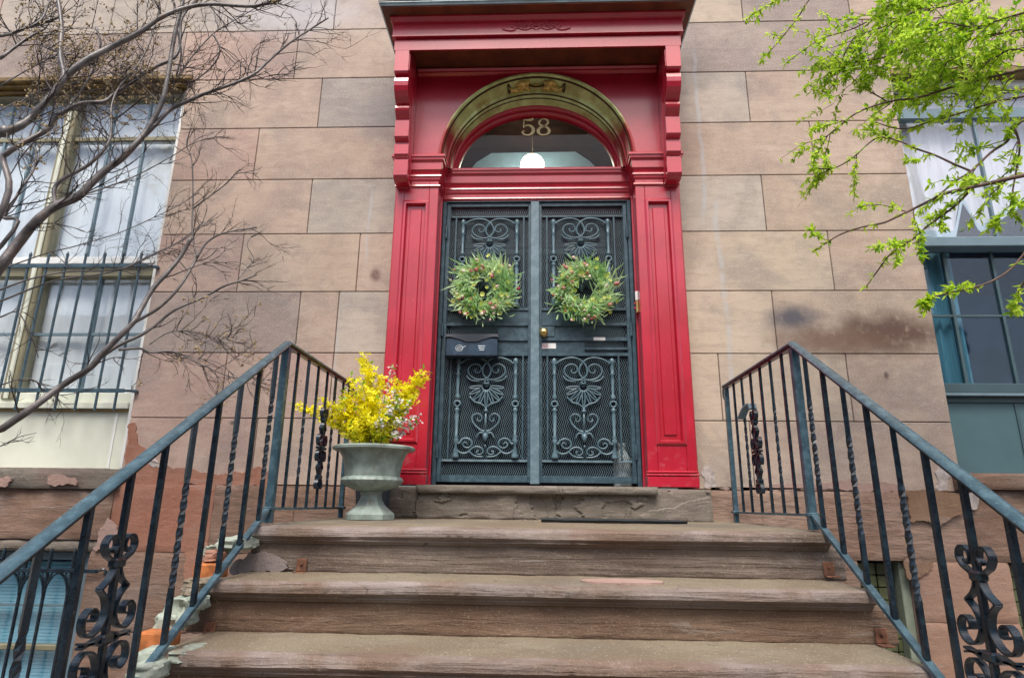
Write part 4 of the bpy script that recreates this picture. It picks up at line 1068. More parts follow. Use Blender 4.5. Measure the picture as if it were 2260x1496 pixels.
def casting(xc, z0, z1, leaf, mirror=1):
    kx, kz = .4925 / 622, (z1 - z0) / 930; y = QY - .010
    def Pp(x, v, dy=0.0): return Vector((xc + (x - 705) * kx, y + dy, z0 + (1115 - v) * kz))
    def part(mb, name): mb.build(name, M['casting'], leaf, 'all')
    def both(pts, r, name, dy=0.0, taper=None):
        for s_ in (1, -1):
            P_ = catmull([Pp(705 + s_ * (x - 705), v, dy) for x, v in pts], 4)
            n = len(P_); rr = [r * (1 - .35 * i / (n - 1)) for i in range(n)] if taper else r
            part(MB().tube(P_, rr, 6), name)
    both([(468, 262), (500, 235), (550, 212), (610, 203), (665, 215), (710, 250), (738, 300), (738, 350), (715, 385), (680, 405), (640, 408), (590, 392), (552, 360), (540, 320), (556, 284), (592, 264), (632, 270), (655, 298), (650, 330), (622, 345), (600, 330), (606, 310)], .0075, 'scroll', -.004, True)
    both([(530, 370), (545, 395), (580, 415), (640, 420)], .006, 'scroll'); 
    # palmette
    mb = MB()
    for k in range(-4, 5):
        a = R(k * 21.5); rr = 158 + 12 * math.cos(a) - (10 if abs(k) == 4 else 0)
        hub = (705, 440); px, pv = math.sin(a), math.cos(a)
        L = []
        for t in [i / 12 for i in range(13)]:
            rad = 30 + (rr - 30) * math.sin(math.pi * t) ** .8 if 0 < t < 1 else 30
            side = (t - .5) * 2
            off = side * 25 * (.35 + .65 * math.sin(math.pi * t))
            L.append(Pp(hub[0] + px * rad + pv * off, hub[1] + 30 + pv * rad * 1.0 - px * off))
        mb.tube(catmull(L, 2), .0048, 5)
    mb.lathe([(0, -.008), (.020, -.006), (.026, 0), (.018, .006), (0, .008)], 12, Pp(705, 445))
    mb.tube([Pp(705, 398), Pp(688, 425), Pp(690, 455), Pp(705, 470), Pp(720, 455), Pp(722, 425), Pp(705, 398)], .006, 6)
    part(mb, 'palmette')
    both([(560, 560), (600, 605), (650, 622), (690, 645), (704, 665)], .006, 'scroll')
    mb = MB().tube([Pp(705, 655), Pp(705, 890)], .0075, 8); mb.lathe([(.006, -.012), (.016, -.006), (.016, .006), (.006, .012)], 10, Pp(705, 690))
    prof = [(.004, 0), (.012, .012), (.022, .045), (.012, .055), (.008, .065)]
    mb.lathe([(r_, z_) for r_, z_ in prof], 10, Pp(705, 965)); mb.lathe([(0, -.02), (.007, -.012), (.004, 0)], 8, Pp(705, 985)); part(mb, 'stem')
    both([(702, 880), (650, 850), (603, 803), (586, 762), (598, 727), (630, 713), (660, 726), (672, 756), (655, 780), (633, 772), (637, 752)], .0068, 'heart_scroll', 0, True)
    both([(700, 905), (672, 882), (645, 892), (632, 925)], .006, 'leaf_spray'); both([(700, 880), (690, 860), (668, 868)], .005, 'leaf_spray')
    both([(458, 976), (482, 974), (502, 945), (540, 931), (580, 948), (592, 985), (565, 1013), (530, 1010), (512, 984), (530, 966), (552, 982)], .0078, 'scroll', 0, True)
    both([(452, 1020), (480, 1050), (520, 1063), (562, 1050), (592, 1020), (632, 1004), (672, 1016), (688, 1046), (668, 1071), (640, 1068), (632, 1047), (652, 1040)], .0078, 'scroll', 0, True)
    both([(570, 1045), (600, 1075), (640, 1090), (690, 1092)], .006, 'scroll')
    # turned colonnettes
    for sx in (-252, 255):
        mb = MB()
        prof = [(1, 3), (205, 6), (215, 18), (240, 28), (262, 14), (300, 22), (340, 12), (352, 26), (365, 14), (400, 17), (530, 12), (555, 22), (575, 24), (592, 10)]
        lo = [(658, 10), (680, 28), (696, 14), (722, 20), (900, 13), (915, 24), (930, 14), (945, 26), (975, 20), (990, 10), (1088, 32), (1104, 32)]
        for pp in (prof[1:], lo):
            mb.lathe([(r_ * kx * .95, (-v) * kz) for v, r_ in reversed(pp)], 10, (xc + sx * kx, y, z0 + 1115 * kz), 1, .8)
        c = Pp(705 + sx, 625); mb.tube([c + Vector((math.cos(t) * 26 * kx, 0, math.sin(t) * 26 * kz)) for t in [2 * math.pi * i / 16 for i in range(17)]], .0075, 6, False)
        part(mb, 'colonnette')
for x0, x1, sg in ((-.670, -.030, -1), (.012, .670, 1)):
    leaf = MB().box(x0, x0 + .028, QY - .012, QY + .012, zb_, zt_, .002).build('gate_leaf', M['gate'], gate)
    MB().box(x1 - .028, x1, QY - .0125, QY + .0115, zb_, zt_, .002).build('stile', M['gate'], leaf)
    a, b = x0 + .0285, x1 - .0285
    for k, (z0, z1) in enumerate(ZR):
        t = .012 if k in (0, 7, 3, 4) else .008
        MB().box(a, b, QY - t, QY + .0095, z0, z1, .002).build('rail', M['gate' if k not in (6, ) else 'gatelite'], leaf)
    c0, c1 = (-.5985, -.0925) if sg < 0 else (.0785, .575)
    for (z0, z1) in ((ZR[2][1], ZR[1][0]), (ZR[6][1], ZR[5][0])):
        for cx_ in (c0, c1):
            MB().box(cx_ - .006, cx_ + .006, QY - .010, QY + .009, z0 + .0005, z1 - .0005, .0015).build('inner_bar', M['gate'], leaf)
        casting((c0 + c1) / 2, z0, z1, leaf)
    for (z0, z1) in ((ZR[1][1], ZR[0][0]), (ZR[2][1], ZR[1][0]), (ZR[6][1], ZR[5][0]), (ZR[7][1], ZR[6][0]), (ZR[3][1], ZR[2][0])):
        lattice(a, b, z0, z1).build('mesh_screen', M['meshiron'], leaf, fix=False)
    # lock-height plates
    if sg < 0: px0_, px1_ = ax(1098, 735, QY), b
    else: px0_, px1_ = a, ax(1290, 735, QY)
    for (z0, z1) in ((ZR[3][1], ZR[2][0]), (ZR[4][1], ZR[3][0]), (ZR[5][1], ZR[4][0])):
        MB().box(px0_, px1_, QY + .002, QY + .0085, z0 + .001, z1 - .001).build('plate', M['gate'], leaf)
    e0, e1 = (a, px0_) if sg < 0 else (px1_, b)
    for (z0, z1) in ((ZR[4][1], ZR[3][0]), (ZR[5][1], ZR[4][0])):
        lattice(e0, e1, z0, z1).build('mesh_screen', M['meshiron'], leaf, fix=False)
    if sg > 0:
        MB().box(e0, e1, QY - .006, QY + .009, az(1183, 772, QY), az(1183, 767, QY), .001).build('rail', M['gate'], leaf)
        MB().box(ax(1192, 735, QY), ax(1224, 735, QY), QY - .014, QY + .001, ZR[4][1] + .004, ZR[3][0] - .004, .002).build('lock_plate', M['gate'], leaf)
# brass knob
kp = at(1200, 733, QY - .05)
kb = MB(); pr = [(0, -.058), (.014, -.056), (.028, -.048), (.031, -.036), (.026, -.024), (.012, -.016), (.010, -.006), (.026, -.002), (.027, .002)]
n = 20
b0 = len(kb.v)
for r_, d in pr:
    for j in range(n):
        a_ = 2 * math.pi * j / n; kb.v.append((kp.x + r_ * math.cos(a_), QY - .017 + d, kp.z + r_ * math.sin(a_)))
for i in range(len(pr) - 1):
    for j in range(n): kb.f.append((b0 + i * n + j, b0 + i * n + (j + 1) % n, b0 + (i + 1) * n + (j + 1) % n, b0 + (i + 1) * n + j))
kb.build('door_knob', M['brass'], gate, 'all')
# two paper stickers
p0 = at(1191, 757, QY - .001); p1 = at(1227, 769, QY - .001)
st = MB().box(p0.x + .006, p1.x, QY - .0005, QY + .0018, p1.z, p0.z).build('sticker', M['sticker'], gate)
for k in range(3):
    zz = p1.z + (p0.z - p1.z) * (.25 + .25 * k); MB().box(p0.x + .014, p0.x + .06, QY - .0012, QY - .0006, zz - .003, zz + .003).build('sticker_print', M['stickerred'], st)
p0 = at(1310, 744, QY - .015); p1 = at(1336, 751, QY - .015)
MB().box(p0.x, p1.x, QY - .0136, QY - .0122, p1.z, p0.z).build('sticker', M['sticker'], gate)

# mailbox hung on the left leaf
p0 = at(985, 738, -.05); p1 = at(1100, 788, -.05)
mail = thing('mailbox', 'blue black metal wall mailbox with wavy lid hung on the gate', 'mailbox', ((p0.x + p1.x) / 2, 0, p1.z))
x0, x1, zb, zt = p0.x + .004, p1.x - .004, p1.z, p0.z - .012
MB().box(x0, x1, -.085, .006, zb, zt - .02, .006).build('body', M['mail'], mail)
# lid with a scalloped front edge
n = 40; top = []; low = []
for i in range(n + 1):
    f = i / n; x = x0 - .004 + (x1 - x0 + .008) * f
    d = abs(f - .5) * 2
    e = .020 if d > .98 else .012 + .035 * (1 - min(1, max(0, (d - .22) / .55)) ** .8 if d > .22 else 1)
    low.append((x, zt - .004 - e)); top.append((x, zt + .004))
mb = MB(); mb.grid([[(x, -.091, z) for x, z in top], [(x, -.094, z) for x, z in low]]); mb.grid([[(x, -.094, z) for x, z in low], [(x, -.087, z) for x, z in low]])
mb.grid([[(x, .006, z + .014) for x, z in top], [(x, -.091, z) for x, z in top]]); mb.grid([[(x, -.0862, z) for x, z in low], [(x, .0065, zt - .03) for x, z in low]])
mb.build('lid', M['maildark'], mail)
cx_, cz_ = x0 + .095, zb + .055                     # faded postal roundel and lines
mb = MB(); mb.tube([(cx_ + .025 * math.cos(t), -.0862, cz_ + .021 * math.sin(t)) for t in [2 * math.pi * i / 24 for i in range(25)]], .0022, 5, False)
mb.tube(catmull([Vector((cx_ - .018, -.0862, cz_ - .006)), Vector((cx_, -.0862, cz_ + .008)), Vector((cx_ + .02, -.0862, cz_ + .002)), Vector((cx_ + .045, -.0862, cz_ + .016))], 5), .0028, 5)
mb.tube([(cx_ - .012, -.0862, cz_ - .011), (cx_ + .016, -.0862, cz_ - .008)], .0024, 5); mb.build('postal_mark', M['print'], mail)
mb = MB()
for k, (a, b) in enumerate(((.225, .275), (.23, .27), (.235, .268))): mb.box(x0 + a, x0 + b, -.0866, -.0851, zb + .068 - k * .014, zb + .074 - k * .014)
mb.build('postal_mark', M['print'], mail)

# doorbell plate on the right jamb, bottle inside the gate, mat on the landing
bp = at(1405, 672, -.10)
bell = thing('doorbell', 'brass doorbell panel with buttons on the right door jamb', 'doorbell', (.70, -.10, bp.z))
bzz = [az(1405, v, -.10) for v in (646, 666, 672, 682, 693)]
MB().box(.686, .7046, -.135, -.115, bzz[1], bzz[0], .003).build('name_plate', M['sticker'], bell)
MB().box(.688, .7046, -.14, -.11, bzz[4], bzz[1] - .004, .003).build('back_plate', M['brass'], bell)
for z in (bzz[2], bzz[3]): MB().lathe([(0, -.008), (.008, -.006), (.008, .006), (0, .008)], 10, (.684, -.125, z)).build('button', M['red'], bell)
p = at(1375, 1066, .11)
jug = MB(); jug.lathe([(.05, 0), (.062, .006), (.064, .02), (.060, .05), (.063, .06), (.060, .10), (.063, .11), (.058, .18), (.052, .21), (.030, .245), (.024, .25), (.024, .275), (.028, .277), (.028, .30), (0, .302)], 20, (p.x, .115, .121))
tag(jug.build('plastic_jug', M['clear'], None, True, origin=(p.x, .115, .121)), 'clouded plastic jug standing behind the gate at its lower right corner', 'jug')
mt = MB(); rows = []
for i in range(40):
    f = i / 39; x = .03 + .80 * f
    rows.append([(x, -.62 - .02 * f, -.089), (x, -.63 - .02 * f, -.076 + .003 * N(x * 9)), (x, -.42, -.070 + .003 * N(x * 7, 3)), (x, -.41, -.084)])
mt.grid(rows, close=True); mt.f.append((0, 1, 2, 3)); mt.f.append(tuple(39 * 4 + k for k in (3, 2, 1, 0)))
tag(mt.build('door_mat', M['mat'], None, origin=(.43, -.5, -.09)), 'flat black rubber door mat lying on the stone landing', 'door mat')

# ------------------------------------------------------------------ stair railings
def ztop(Y): return .745 if Y >= -1.33 else .745 + (Y + 1.33) * .638
def zbot(Y): return -.028 if Y >= -1.36 else -.036 + (Y + 1.36) * .612
def square_bar(mb, x, y, z0, z1, w, twist=None):
    """square baluster, twisted between the two heights in 'twist'"""
    rows = []; n = 34 if twist else 1
    for i in range(n + 1):
        z = z0 + (z1 - z0) * i / n; a = math.pi / 4
        if twist: a += 2 * math.pi * 1.9 * min(1, max(0, (z - twist[0]) / (twist[1] - twist[0])))
        rows.append([(x + w * .7071 * math.cos(a + k * math.pi / 2), y + w * .7071 * math.sin(a + k * math.pi / 2), z) for k in range(4)])
    mb.grid(rows, close=True); b = len(mb.v)
    mb.f.append(tuple(b - 4 + k for k in range(4))); mb.f.append(tuple(b - 4 * (n + 1) + k for k in reversed(range(4)))); return mb
def scroll_panel(x, y, zc, H, parent, W=1.0):
    """symmetrical strap-iron ornament clasped round a baluster; H half height"""
    strap = (.011, .0032, (1, 0, 0))
    def put(pts, name, sgy, sgz):
        P_ = catmull([Vector((x, y + sgy * a * W, zc + sgz * b * H)) for a, b in pts], 5)
        MB().tube(P_, 1.0, flat=strap).build(name, M['iron'], parent)
    for sy in (-1, 1):
        for sz in (-1, 1):
            put([(.008, 1.03), (.030, 1.10), (.052, 1.17), (.064, 1.30), (.050, 1.42), (.026, 1.42), (.014, 1.30), (.026, 1.20), (.038, 1.25)], 'curl', sy, sz)
            put([(.008, 1.02), (.016, .90), (.030, .80), (.056, .70)], 'strap', sy, sz)
            put([(.056, .70), (.030, .58), (.018, .42), (.022, .28), (.044, .14), (.074, .10), (.098, .20), (.100, .36), (.080, .46), (.058, .42), (.056, .32), (.068, .30)], 'c_scroll', sy, sz)
        put([(.03, .05), (.06, .0), (.095, .03)], 'tie', sy, 1); put([(.03, -.05), (.06, .0), (.095, -.03)], 'tie', sy, 1)
    for sz in (-1, 0, 1):
        z = zc + sz * H * 1.04
        MB().box(x - .015, x + .015, y - .024, y + .024, z - .014, z + .014, .006).build('collar', M['iron'], parent)
for sg, lab in ((-1, 'black iron stair railing on the left, beside the urn'), (1, 'black iron stair railing on the right, clear of the urn')):
    xr = 1.215 * sg
    rl = thing('stair_railing', lab, 'railing', (xr, -1.33, -.1), 'iron railings either side of the stoop')
    prof = [(-.022, .0), (.022, .0), (.024, .006), (.020, .012), (.011, .019), (-.011, .019), (-.020, .012), (-.024, .006)]
    path = [(-.245, .745), (-1.33, .745), (-3.42, ztop(-3.42))]
    mb = MB(); mb.grid([[(xr + a, y, z + b) for a, b in prof] for y, z in path], close=True)
    mb.f.append(tuple(range(8))); mb.f.append(tuple(len(mb.v) - 8 + k for k in reversed(range(8))))
    mb.build('handrail', M['rail'], rl, True)
    mb = MB()
    for (ya, yb) in ((-.27, -1.33), (-1.33, -3.42)): mb.bar((xr, ya, ztop(ya) - .0065), (xr, yb, ztop(yb) - .0065), .026, .012)
    mb.build('rail_bar', M['iron'], rl)
    MB().bar((xr, -.275, -.028), (xr, -1.345, -.028), .022, .011).build('bottom_rail', M['rail'], rl)
    MB().bar((xr, -1.345, -.028), (xr, -3.42, zbot(-3.42)), .026, .014).build('bottom_rail', M['rail'], rl)
    for (y, w_) in ((-.262, .026), (-1.33, .034), (-3.42, .036)):
        zf = -.09 if y > -1.4 else GZ
        square_bar(MB(), xr, y, zf, ztop(y) - .012, w_).build('post', M['rail'], rl)
        if y > -1.4: MB().box(xr - .024, xr + .024, y - .024, y + .024, -.036, -.018, .004).build('post_collar', M['rail'], rl)
    mb = MB().tube(catmull([Vector((xr, -.25, .752)), Vector((xr, -.225, .735)), Vector((xr, -.218, .70)), Vector((xr, -.232, .672)), Vector((xr, -.246, .685)), Vector((xr, -.24, .70))], 5), 1.0, flat=(.012, .004, (1, 0, 0))); mb.build('end_scroll', M['rail'], rl)
    for k in range(1, 7):
        y = -1.33 + (1.33 - .262) * k / 7
        tw = (.12, .50) if k in (2, 5) else None
        square_bar(MB(), xr, y, -.026, .738, .0125, tw).build('baluster', M['iron'], rl)
    scroll_panel(xr, -1.33 + (1.33 - .262) * 4 / 7, .30, .155, rl, .62)
    if sg > 0:
        c = Vector((xr, -.715, .535))
        MB().tube(catmull([c, c + Vector((.01, .05, .035)), c + Vector((-.005, .10, .02)), c + Vector((-.02, .15, -.035))], 5), 1.0, flat=(.022, .005, (1, 0, 0))).build('bent_curl', M['gatelite'], rl)
    for k in range(14):
        y = -1.435 - .1525 * k
        if y < -3.36: break
        zt2 = ztop(y) - .012; zb2 = zbot(y) + .006
        mid = (zt2 + zb2) / 2
        tw = (mid - .20, mid + .16) if (k % 2 == 0 and k not in (6,)) else None
        square_bar(MB(), xr, y, zb2, zt2, .0165, tw).build('baluster', M['iron'], rl)
        if k in (6, 12): scroll_panel(xr, y, (ztop(-2.33) + zbot(-2.33)) / 2 - .115 + (ztop(y) - ztop(-2.35)), .195, rl, 1.05)

# ------------------------------------------------------------------ urn, flowers, bucket
UX, UY, UZ = -.955, -.55, -.0875
urn = thing('garden_urn', 'pale green classical urn on the landing left of the door', 'urn', (UX, UY, UZ))
flute = lambda i, an: 1 + (.05 * abs(math.sin(an * 11)) * (1 if i in range(3, 6) else .6) if i in range(2, 7) else 0)
MB().lathe([(.045, .150), (.06, .155), (.10, .165), (.138, .180), (.162, .200), (.172, .218), (.168, .232), (.158, .240), (.160, .250), (.160, .262), (.166, .30), (.178, .345), (.198, .378), (.206, .388), (.150, .388), (.150, .36)], 96, (UX, UY, UZ), 1, 1, flute).build('bowl', M['urn'], urn, 35)
oct_ = lambda i, an: 1 / max(math.cos(((an + math.pi / 8) % (math.pi / 4)) - math.pi / 8), .5) * .96
MB().lathe([(.225, .385), (.238, .391), (.240, .404), (.228, .412), (.19, .413), (.172, .406), (.165, .392), (.20, .386)], 64, (UX, UY, UZ)).build('rim', M['urn'], urn, 30)
MB().lathe([(.142, 0), (.142, .028), (.132, .040), (.108, .058), (.084, .078), (.068, .105), (.060, .135), (.064, .140), (.066, .152), (.055, .160)], 8, (UX, UY, UZ)).build('pedestal', M['urn'], urn)
MB().lathe([(.04, .372), (.168, .374), (.168, .380), (.0, .392)], 24, (UX, UY, UZ)).build('soil', M['stem'], urn)
bk = thing('bucket', 'dark blue plastic bucket half hidden behind the urn', 'bucket', (-1.04, -.16, -.085))
MB().lathe([(.085, 0), (.092, .002), (.105, .14), (.116, .235), (.124, .24), (.124, .252), (.112, .252), (.1, .12), (.085, .01), (0, .01)], 28, (-1.01, -.30, -.086)).build('shell', M['bucket'], bk, 40)
MB().tube([Vector((-1.01 + .124 * math.cos(t), -.30 - .02, .16 + .03 * math.sin(t) - .06)) for t in [math.pi + math.pi * i / 14 for i in range(15)]], .003, 5).build('handle', M['iron'], bk)

def flower_mesh(name, mat, petals, ln, wd, cup=.3):
    mb = MB()
    for k in range(petals):
        a = 2 * math.pi * k / petals
        d = Vector((math.cos(a), math.sin(a), 0)); t = Vector((-d.y, d.x, 0))
        b = len(mb.v)
        mb.v += [tuple(d * .001), tuple(d * ln * .55 + t * wd + Vector((0, 0, cup * ln * .4))), tuple(d * ln + Vector((0, 0, cup * ln))), tuple(d * ln * .55 - t * wd + Vector((0, 0, cup * ln * .4)))]
        mb.f.append((b, b + 1, b + 2, b + 3))
    return mb
def add_at(dst, src, mw):
    dst.add([mw @ Vector(v) for v in src.v], src.f)
def rnd_rot(): return Matrix.Rotation(random.uniform(0, 6.28), 4, 'Z') @ Matrix.Rotation(random.uniform(0, 1.6), 4, 'X') @ Matrix.Rotation(random.uniform(0, 6.28), 4, 'Z')
fors = flower_mesh('', None, 4, .021, .0072, .35); wht = flower_mesh('', None, 5, .008, .0042, .3)
small_leaf = MB(); small_leaf.add([(0, 0, 0), (.008, .016, .002), (0, .04, .006), (-.008, .016, .002)], [(0, 1, 2, 3)])
plant = thing('flower_arrangement', 'yellow forsythia and white blossom sprigs filling the urn', 'flowers', (UX, UY, UZ + .39))
rs = random.Random(11)
base = Vector((UX, UY, UZ + .395))
tips = [((650, 893), -.55), ((700, 880), -.62), ((795, 778), -.50), ((815, 800), -.58), ((775, 830), -.62), ((740, 900), -.68), ((760, 860), -.5), ((848, 825), -.5), ((880, 835), -.6), ((935, 815), -.55), ((945, 820), -.5), ((920, 870), -.62), ((905, 850), -.5),
        ((800, 850), -.66), ((830, 870), -.68), ((770, 930), -.70), ((735, 930), -.6), ((860, 880), -.66), ((790, 900), -.72), ((895, 900), -.62), ((815, 920), -.72), ((755, 880), -.66), ((845, 910), -.70)]
for k, ((u, v), Y) in enumerate(tips):
    tip = at(u, v, Y); b = base + Vector((rs.uniform(-.08, .08), rs.uniform(-.06, .06), 0))
    midp = (b + tip) / 2 + Vector((0, 0, .05 * (tip - b).length))
    pts = catmull([b, (b + midp) / 2 + Vector((rs.uniform(-.01, .01), 0, .02)), midp, tip], 6)
    sprig = MB().tube(pts, [.0035 * (1 - .7 * i / (len(pts) - 1)) for i in range(len(pts))], 5).build('flowering_sprig', M['stem'], plant, True)
    fl = MB(); lf = MB(); L = (tip - b).length
    for _ in range(int(110 * L / .3)):
        f = rs.random() ** .75; p = pts[min(len(pts) - 1, int((.18 + .82 * f) * (len(pts) - 1)))]
        q = p + Vector((rs.gauss(0, .017), rs.gauss(0, .017), rs.gauss(0, .017)))
        add_at(fl, fors, Matrix.Translation(q) @ rnd_rot() @ Matrix.Scale(rs.uniform(.7, 1.15), 4))
    for _ in range(14):
        p = pts[rs.randrange(2, len(pts))]; add_at(lf, small_leaf, Matrix.Translation(p) @ rnd_rot())
    tag(fl.build('blossom', M['yellow'], sprig, fix=False), kind='stuff'); tag(lf.build('leaves', M['leaf2'], sprig, fix=False), kind='stuff')
for (u, v), Y in (((865, 802), -.5), ((872, 860), -.66), ((850, 870), -.7), ((925, 920), -.62), ((925, 935), -.6), ((880, 960), -.66), ((835, 930), -.72), ((862, 900), -.72), ((885, 880), -.66), ((890, 930), -.66), ((905, 890), -.64)):
    tip = at(u, v, Y); b = base + Vector((rs.uniform(-.0, .1), rs.uniform(-.06, .04), 0))
    pts = catmull([b, (b + tip) / 2 + Vector((0, 0, .05)), tip], 8)
    sprig = MB().tube(pts, .0018, 4).build('white_sprig', M['stem'], plant)
    fl = MB(); lf = MB()
    for _ in range(60):
        f = .35 + .65 * rs.random(); p = pts[int(f * (len(pts) - 1))] + Vector((rs.gauss(0, .012), rs.gauss(0, .012), rs.gauss(0, .014)))
        add_at(fl, wht, Matrix.Translation(p) @ rnd_rot() @ Matrix.Scale(rs.uniform(.8, 1.3), 4))
    for _ in range(10): add_at(lf, small_leaf, Matrix.Translation(pts[rs.randrange(2, len(pts))]) @ rnd_rot())
    tag(fl.build('blossom', M['bloomwhite'], sprig, fix=False), kind='stuff'); tag(lf.build('leaves', M['leaf2'], sprig, fix=False), kind='stuff')

# ------------------------------------------------------------------ wreaths
def blade_mesh(ln, wd, bend):
    mb = MB(); rows = []
    for i in range(5):
        f = i / 4; w_ = wd * math.sin(math.pi * (.12 + .88 * f) * .98) ** .8 if f < 1 else .0002
        rows.append([(-w_, ln * f, bend * f * f), (0, ln * f, bend * f * f - wd * .25), (w_, ln * f, bend * f * f)])
    mb.grid(rows); return mb
BL = [blade_mesh(.085, .0045, .018), blade_mesh(.105, .0042, .03), blade_mesh(.06, .006, .008)]
BLM = [b.mesh('blade', M['blade'], fix=False) for b in BL]
limeM = flower_mesh('', None, 6, .020, .0075, .4).mesh('lime_blossom', M['lime'], fix=False)
def tulip_mesh(mat):
    mb = MB(); mb.lathe([(.002, 0), (.010, .004), (.0135, .014), (.012, .026), (.006, .034), (.001, .036)], 7, (0, 0, 0), 1, 1, lambda i, an: 1 + .12 * math.cos(3 * an)); return mb.mesh('tulip', mat, 'all')
TUL = [tulip_mesh(M['tulip']), tulip_mesh(M['pinktulip'])]
def wreath(u, v, lab, seed):
    c = at(u, v, -.045); rs = random.Random(seed)
    wt = thing('spring_wreath', lab, 'wreath', c, 'wreaths on the gate')
    RR = .165
    core = MB(); core.tube([(c.x + RR * math.cos(t), c.y + .01, c.z + RR * math.sin(t)) for t in [2 * math.pi * i / 40 for i in range(41)]], .016, 6, False); core.build('twig_ring', M['stem'], wt)
    def place(t, out, lift, spread):
        """frame whose +Y axis points along the growth direction"""
        rad = Vector((math.cos(t), 0, math.sin(t))); tan = Vector((-math.sin(t), 0, math.cos(t)))
        d = (tan * rs.uniform(-.2, 1.0) + rad * out + Vector((0, -1, 0)) * lift + Vector((rs.gauss(0, spread), rs.gauss(0, spread), rs.gauss(0, spread)))).normalized()
        zax = (Vector((0, -1, 0)) - d * d.dot(Vector((0, -1, 0)))); zax = zax.normalized() if zax.length > .05 else rad
        xax = d.cross(zax); mw = Matrix((xax, d, zax)).transposed().to_4x4()
        p = c + rad * (RR - .012 + rs.gauss(0, .036)) + Vector((0, -.012 - abs(rs.gauss(0, .015)), 0)); mw.translation = p
        return mw
    fill = MB()
    for k in range(760):
        mw = place(rs.uniform(0, 6.283), rs.uniform(-.55, 1.0), rs.uniform(.1, .9), .35)
        s = rs.uniform(.8, 1.4)
        if k < 260: inst('blade', rs.choice(BLM), wt, mw @ Matrix.Scale(s, 4))
        else: add_at(fill, rs.choice(BL), mw @ Matrix.Scale(s * .9, 4))
    tag(fill.build('foliage', M['blade'], wt, fix=False), kind='stuff')
    for k in range(95):
        mw = place(rs.uniform(0, 6.283), rs.uniform(-.4, .7), .8, .3); mw.translation += Vector((rs.gauss(0, .02), -.018, rs.gauss(0, .02)))
        inst('lime_blossom', limeM, wt, mw @ Matrix.Rotation(-1.2, 4, 'X') @ Matrix.Scale(rs.uniform(.6, 1.2), 4))
    for k in range(34):
        t = rs.uniform(0, 6.283); mw = place(t, rs.uniform(.0, 1.0), .6, .3)
        q = mw.translation; rad = Vector((math.cos(t), 0, math.sin(t))); mw.translation = c + rad * rs.uniform(.09, .245) + Vector((0, -.05 - .02 * rs.random(), 0))
        inst('tulip', TUL[0] if rs.random() < .42 else TUL[1], wt, mw @ Matrix.Rotation(-1.57, 4, 'X') @ Matrix.Scale(rs.uniform(.6, 1.0), 4))
wreath(1068, 640, 'spring wreath of green blades and tulips on the left gate leaf above the mailbox', 3)
wreath(1290, 645, 'spring wreath of green blades and tulips on the right gate leaf above the knob', 5)

# ------------------------------------------------------------------ bare tree on the left
rt = random.Random(21)
tree = thing('bare_tree', 'bare many stemmed tree with grey limbs in front of the left window', 'tree', (-3.45, -1.1, GZ))
def limb_pts(px, ya, yb, per=5):
    n = len(px); return catmull([at(u, v, ya + (yb - ya) * i / max(1, n - 1) + .05 * N(i * 1.3, ya * 9)) for i, (u, v) in enumerate(px)], per)
twigs = MB(); pods = MB(); POD = MB().lathe([(0, -.006), (.004, -.004), (.005, 0), (.003, .005), (0, .007)], 5)
tri_n = [0]
def twig(p, d, ln, r, lev, pod=.0):
    n = 5; pts = [p]; dd = d.normalized()
    for i in range(n):
        dd = (dd + Vector((rt.gauss(0, .18), rt.gauss(0, .14), rt.gauss(.02, .16)))).normalized(); pts.append(pts[-1] + dd * ln / n)
    twigs.tube(pts, [r * (1 - .7 * i / n) for i in range(n + 1)], 4, False)
    if lev > 0:
        for _ in range(rt.randint(2, 4)):
            k = rt.randint(1, n); e = (dd + Vector((rt.gauss(0, .55), rt.gauss(0, .4), rt.gauss(.1, .55)))).normalized()
            twig(pts[k], e, ln * rt.uniform(.35, .65), r * .62, lev - 1, pod)
    elif rt.random() < pod:
        for _ in range(rt.randint(2, 5)):
            q = pts[-1] + Vector((rt.gauss(0, .008), rt.gauss(0, .008), rt.gauss(0, .008))); add_at(pods, POD, Matrix.Translation(q) @ rnd_rot() @ Matrix.Scale(rt.uniform(.7, 1.3), 4))
def limb(px, ya, yb, r0, r1, tw=6, parent=tree, pod=.0, mat='bark', pre=None, twl=(.18, .42), name='limb', lev=2, tr=.0046):
    pts = limb_pts(px, ya, yb)
    if pre: pts = catmull([Vector(q) for q in pre] + [pts[0]], 5)[:-1] + pts
    n = len(pts)
    rad = [.9 * (r0 + (r1 - r0) * (i / (n - 1)) ** .8) * (1 + .10 * N(i * .6, r0 * 50)) for i in range(n)]
    MB().tube(pts, rad, 10 if r0 > .015 else 6).build(name, M[mat], parent, 'all')
    for _ in range(int(tw * 1.7 + 1)):
        i = rt.randrange(max(1, int(n * .2)), n - 1); t = (pts[i + 1] - pts[i]).normalized()
        side = t.cross(Vector((0, 1, 0))).normalized() * rt.choice((-1, 1))
        d = t * rt.uniform(.4, 1.0) + side * rt.uniform(.3, .9) + Vector((rt.gauss(0, .12), rt.gauss(0, .25), .15))
        twig(pts[i], d, rt.uniform(*twl), max(.0027, min(tr, rad[i] * .55)), lev, pod)
    return pts
T1 = (-3.42, -1.08, .15); T2 = (-3.38, -1.05, .9)
trunk = MB().tube(catmull([Vector((-3.5, -1.12, GZ - .05)), Vector((-3.46, -1.1, -1.0)), Vector((-3.44, -1.08, -.4)), Vector(T1), Vector(T2), Vector((-3.3, -1.0, 1.35))], 6), [.12 * (1 - .022 * i) for i in range(31)], 14); trunk.build('trunk', M['bark'], tree, 'all')
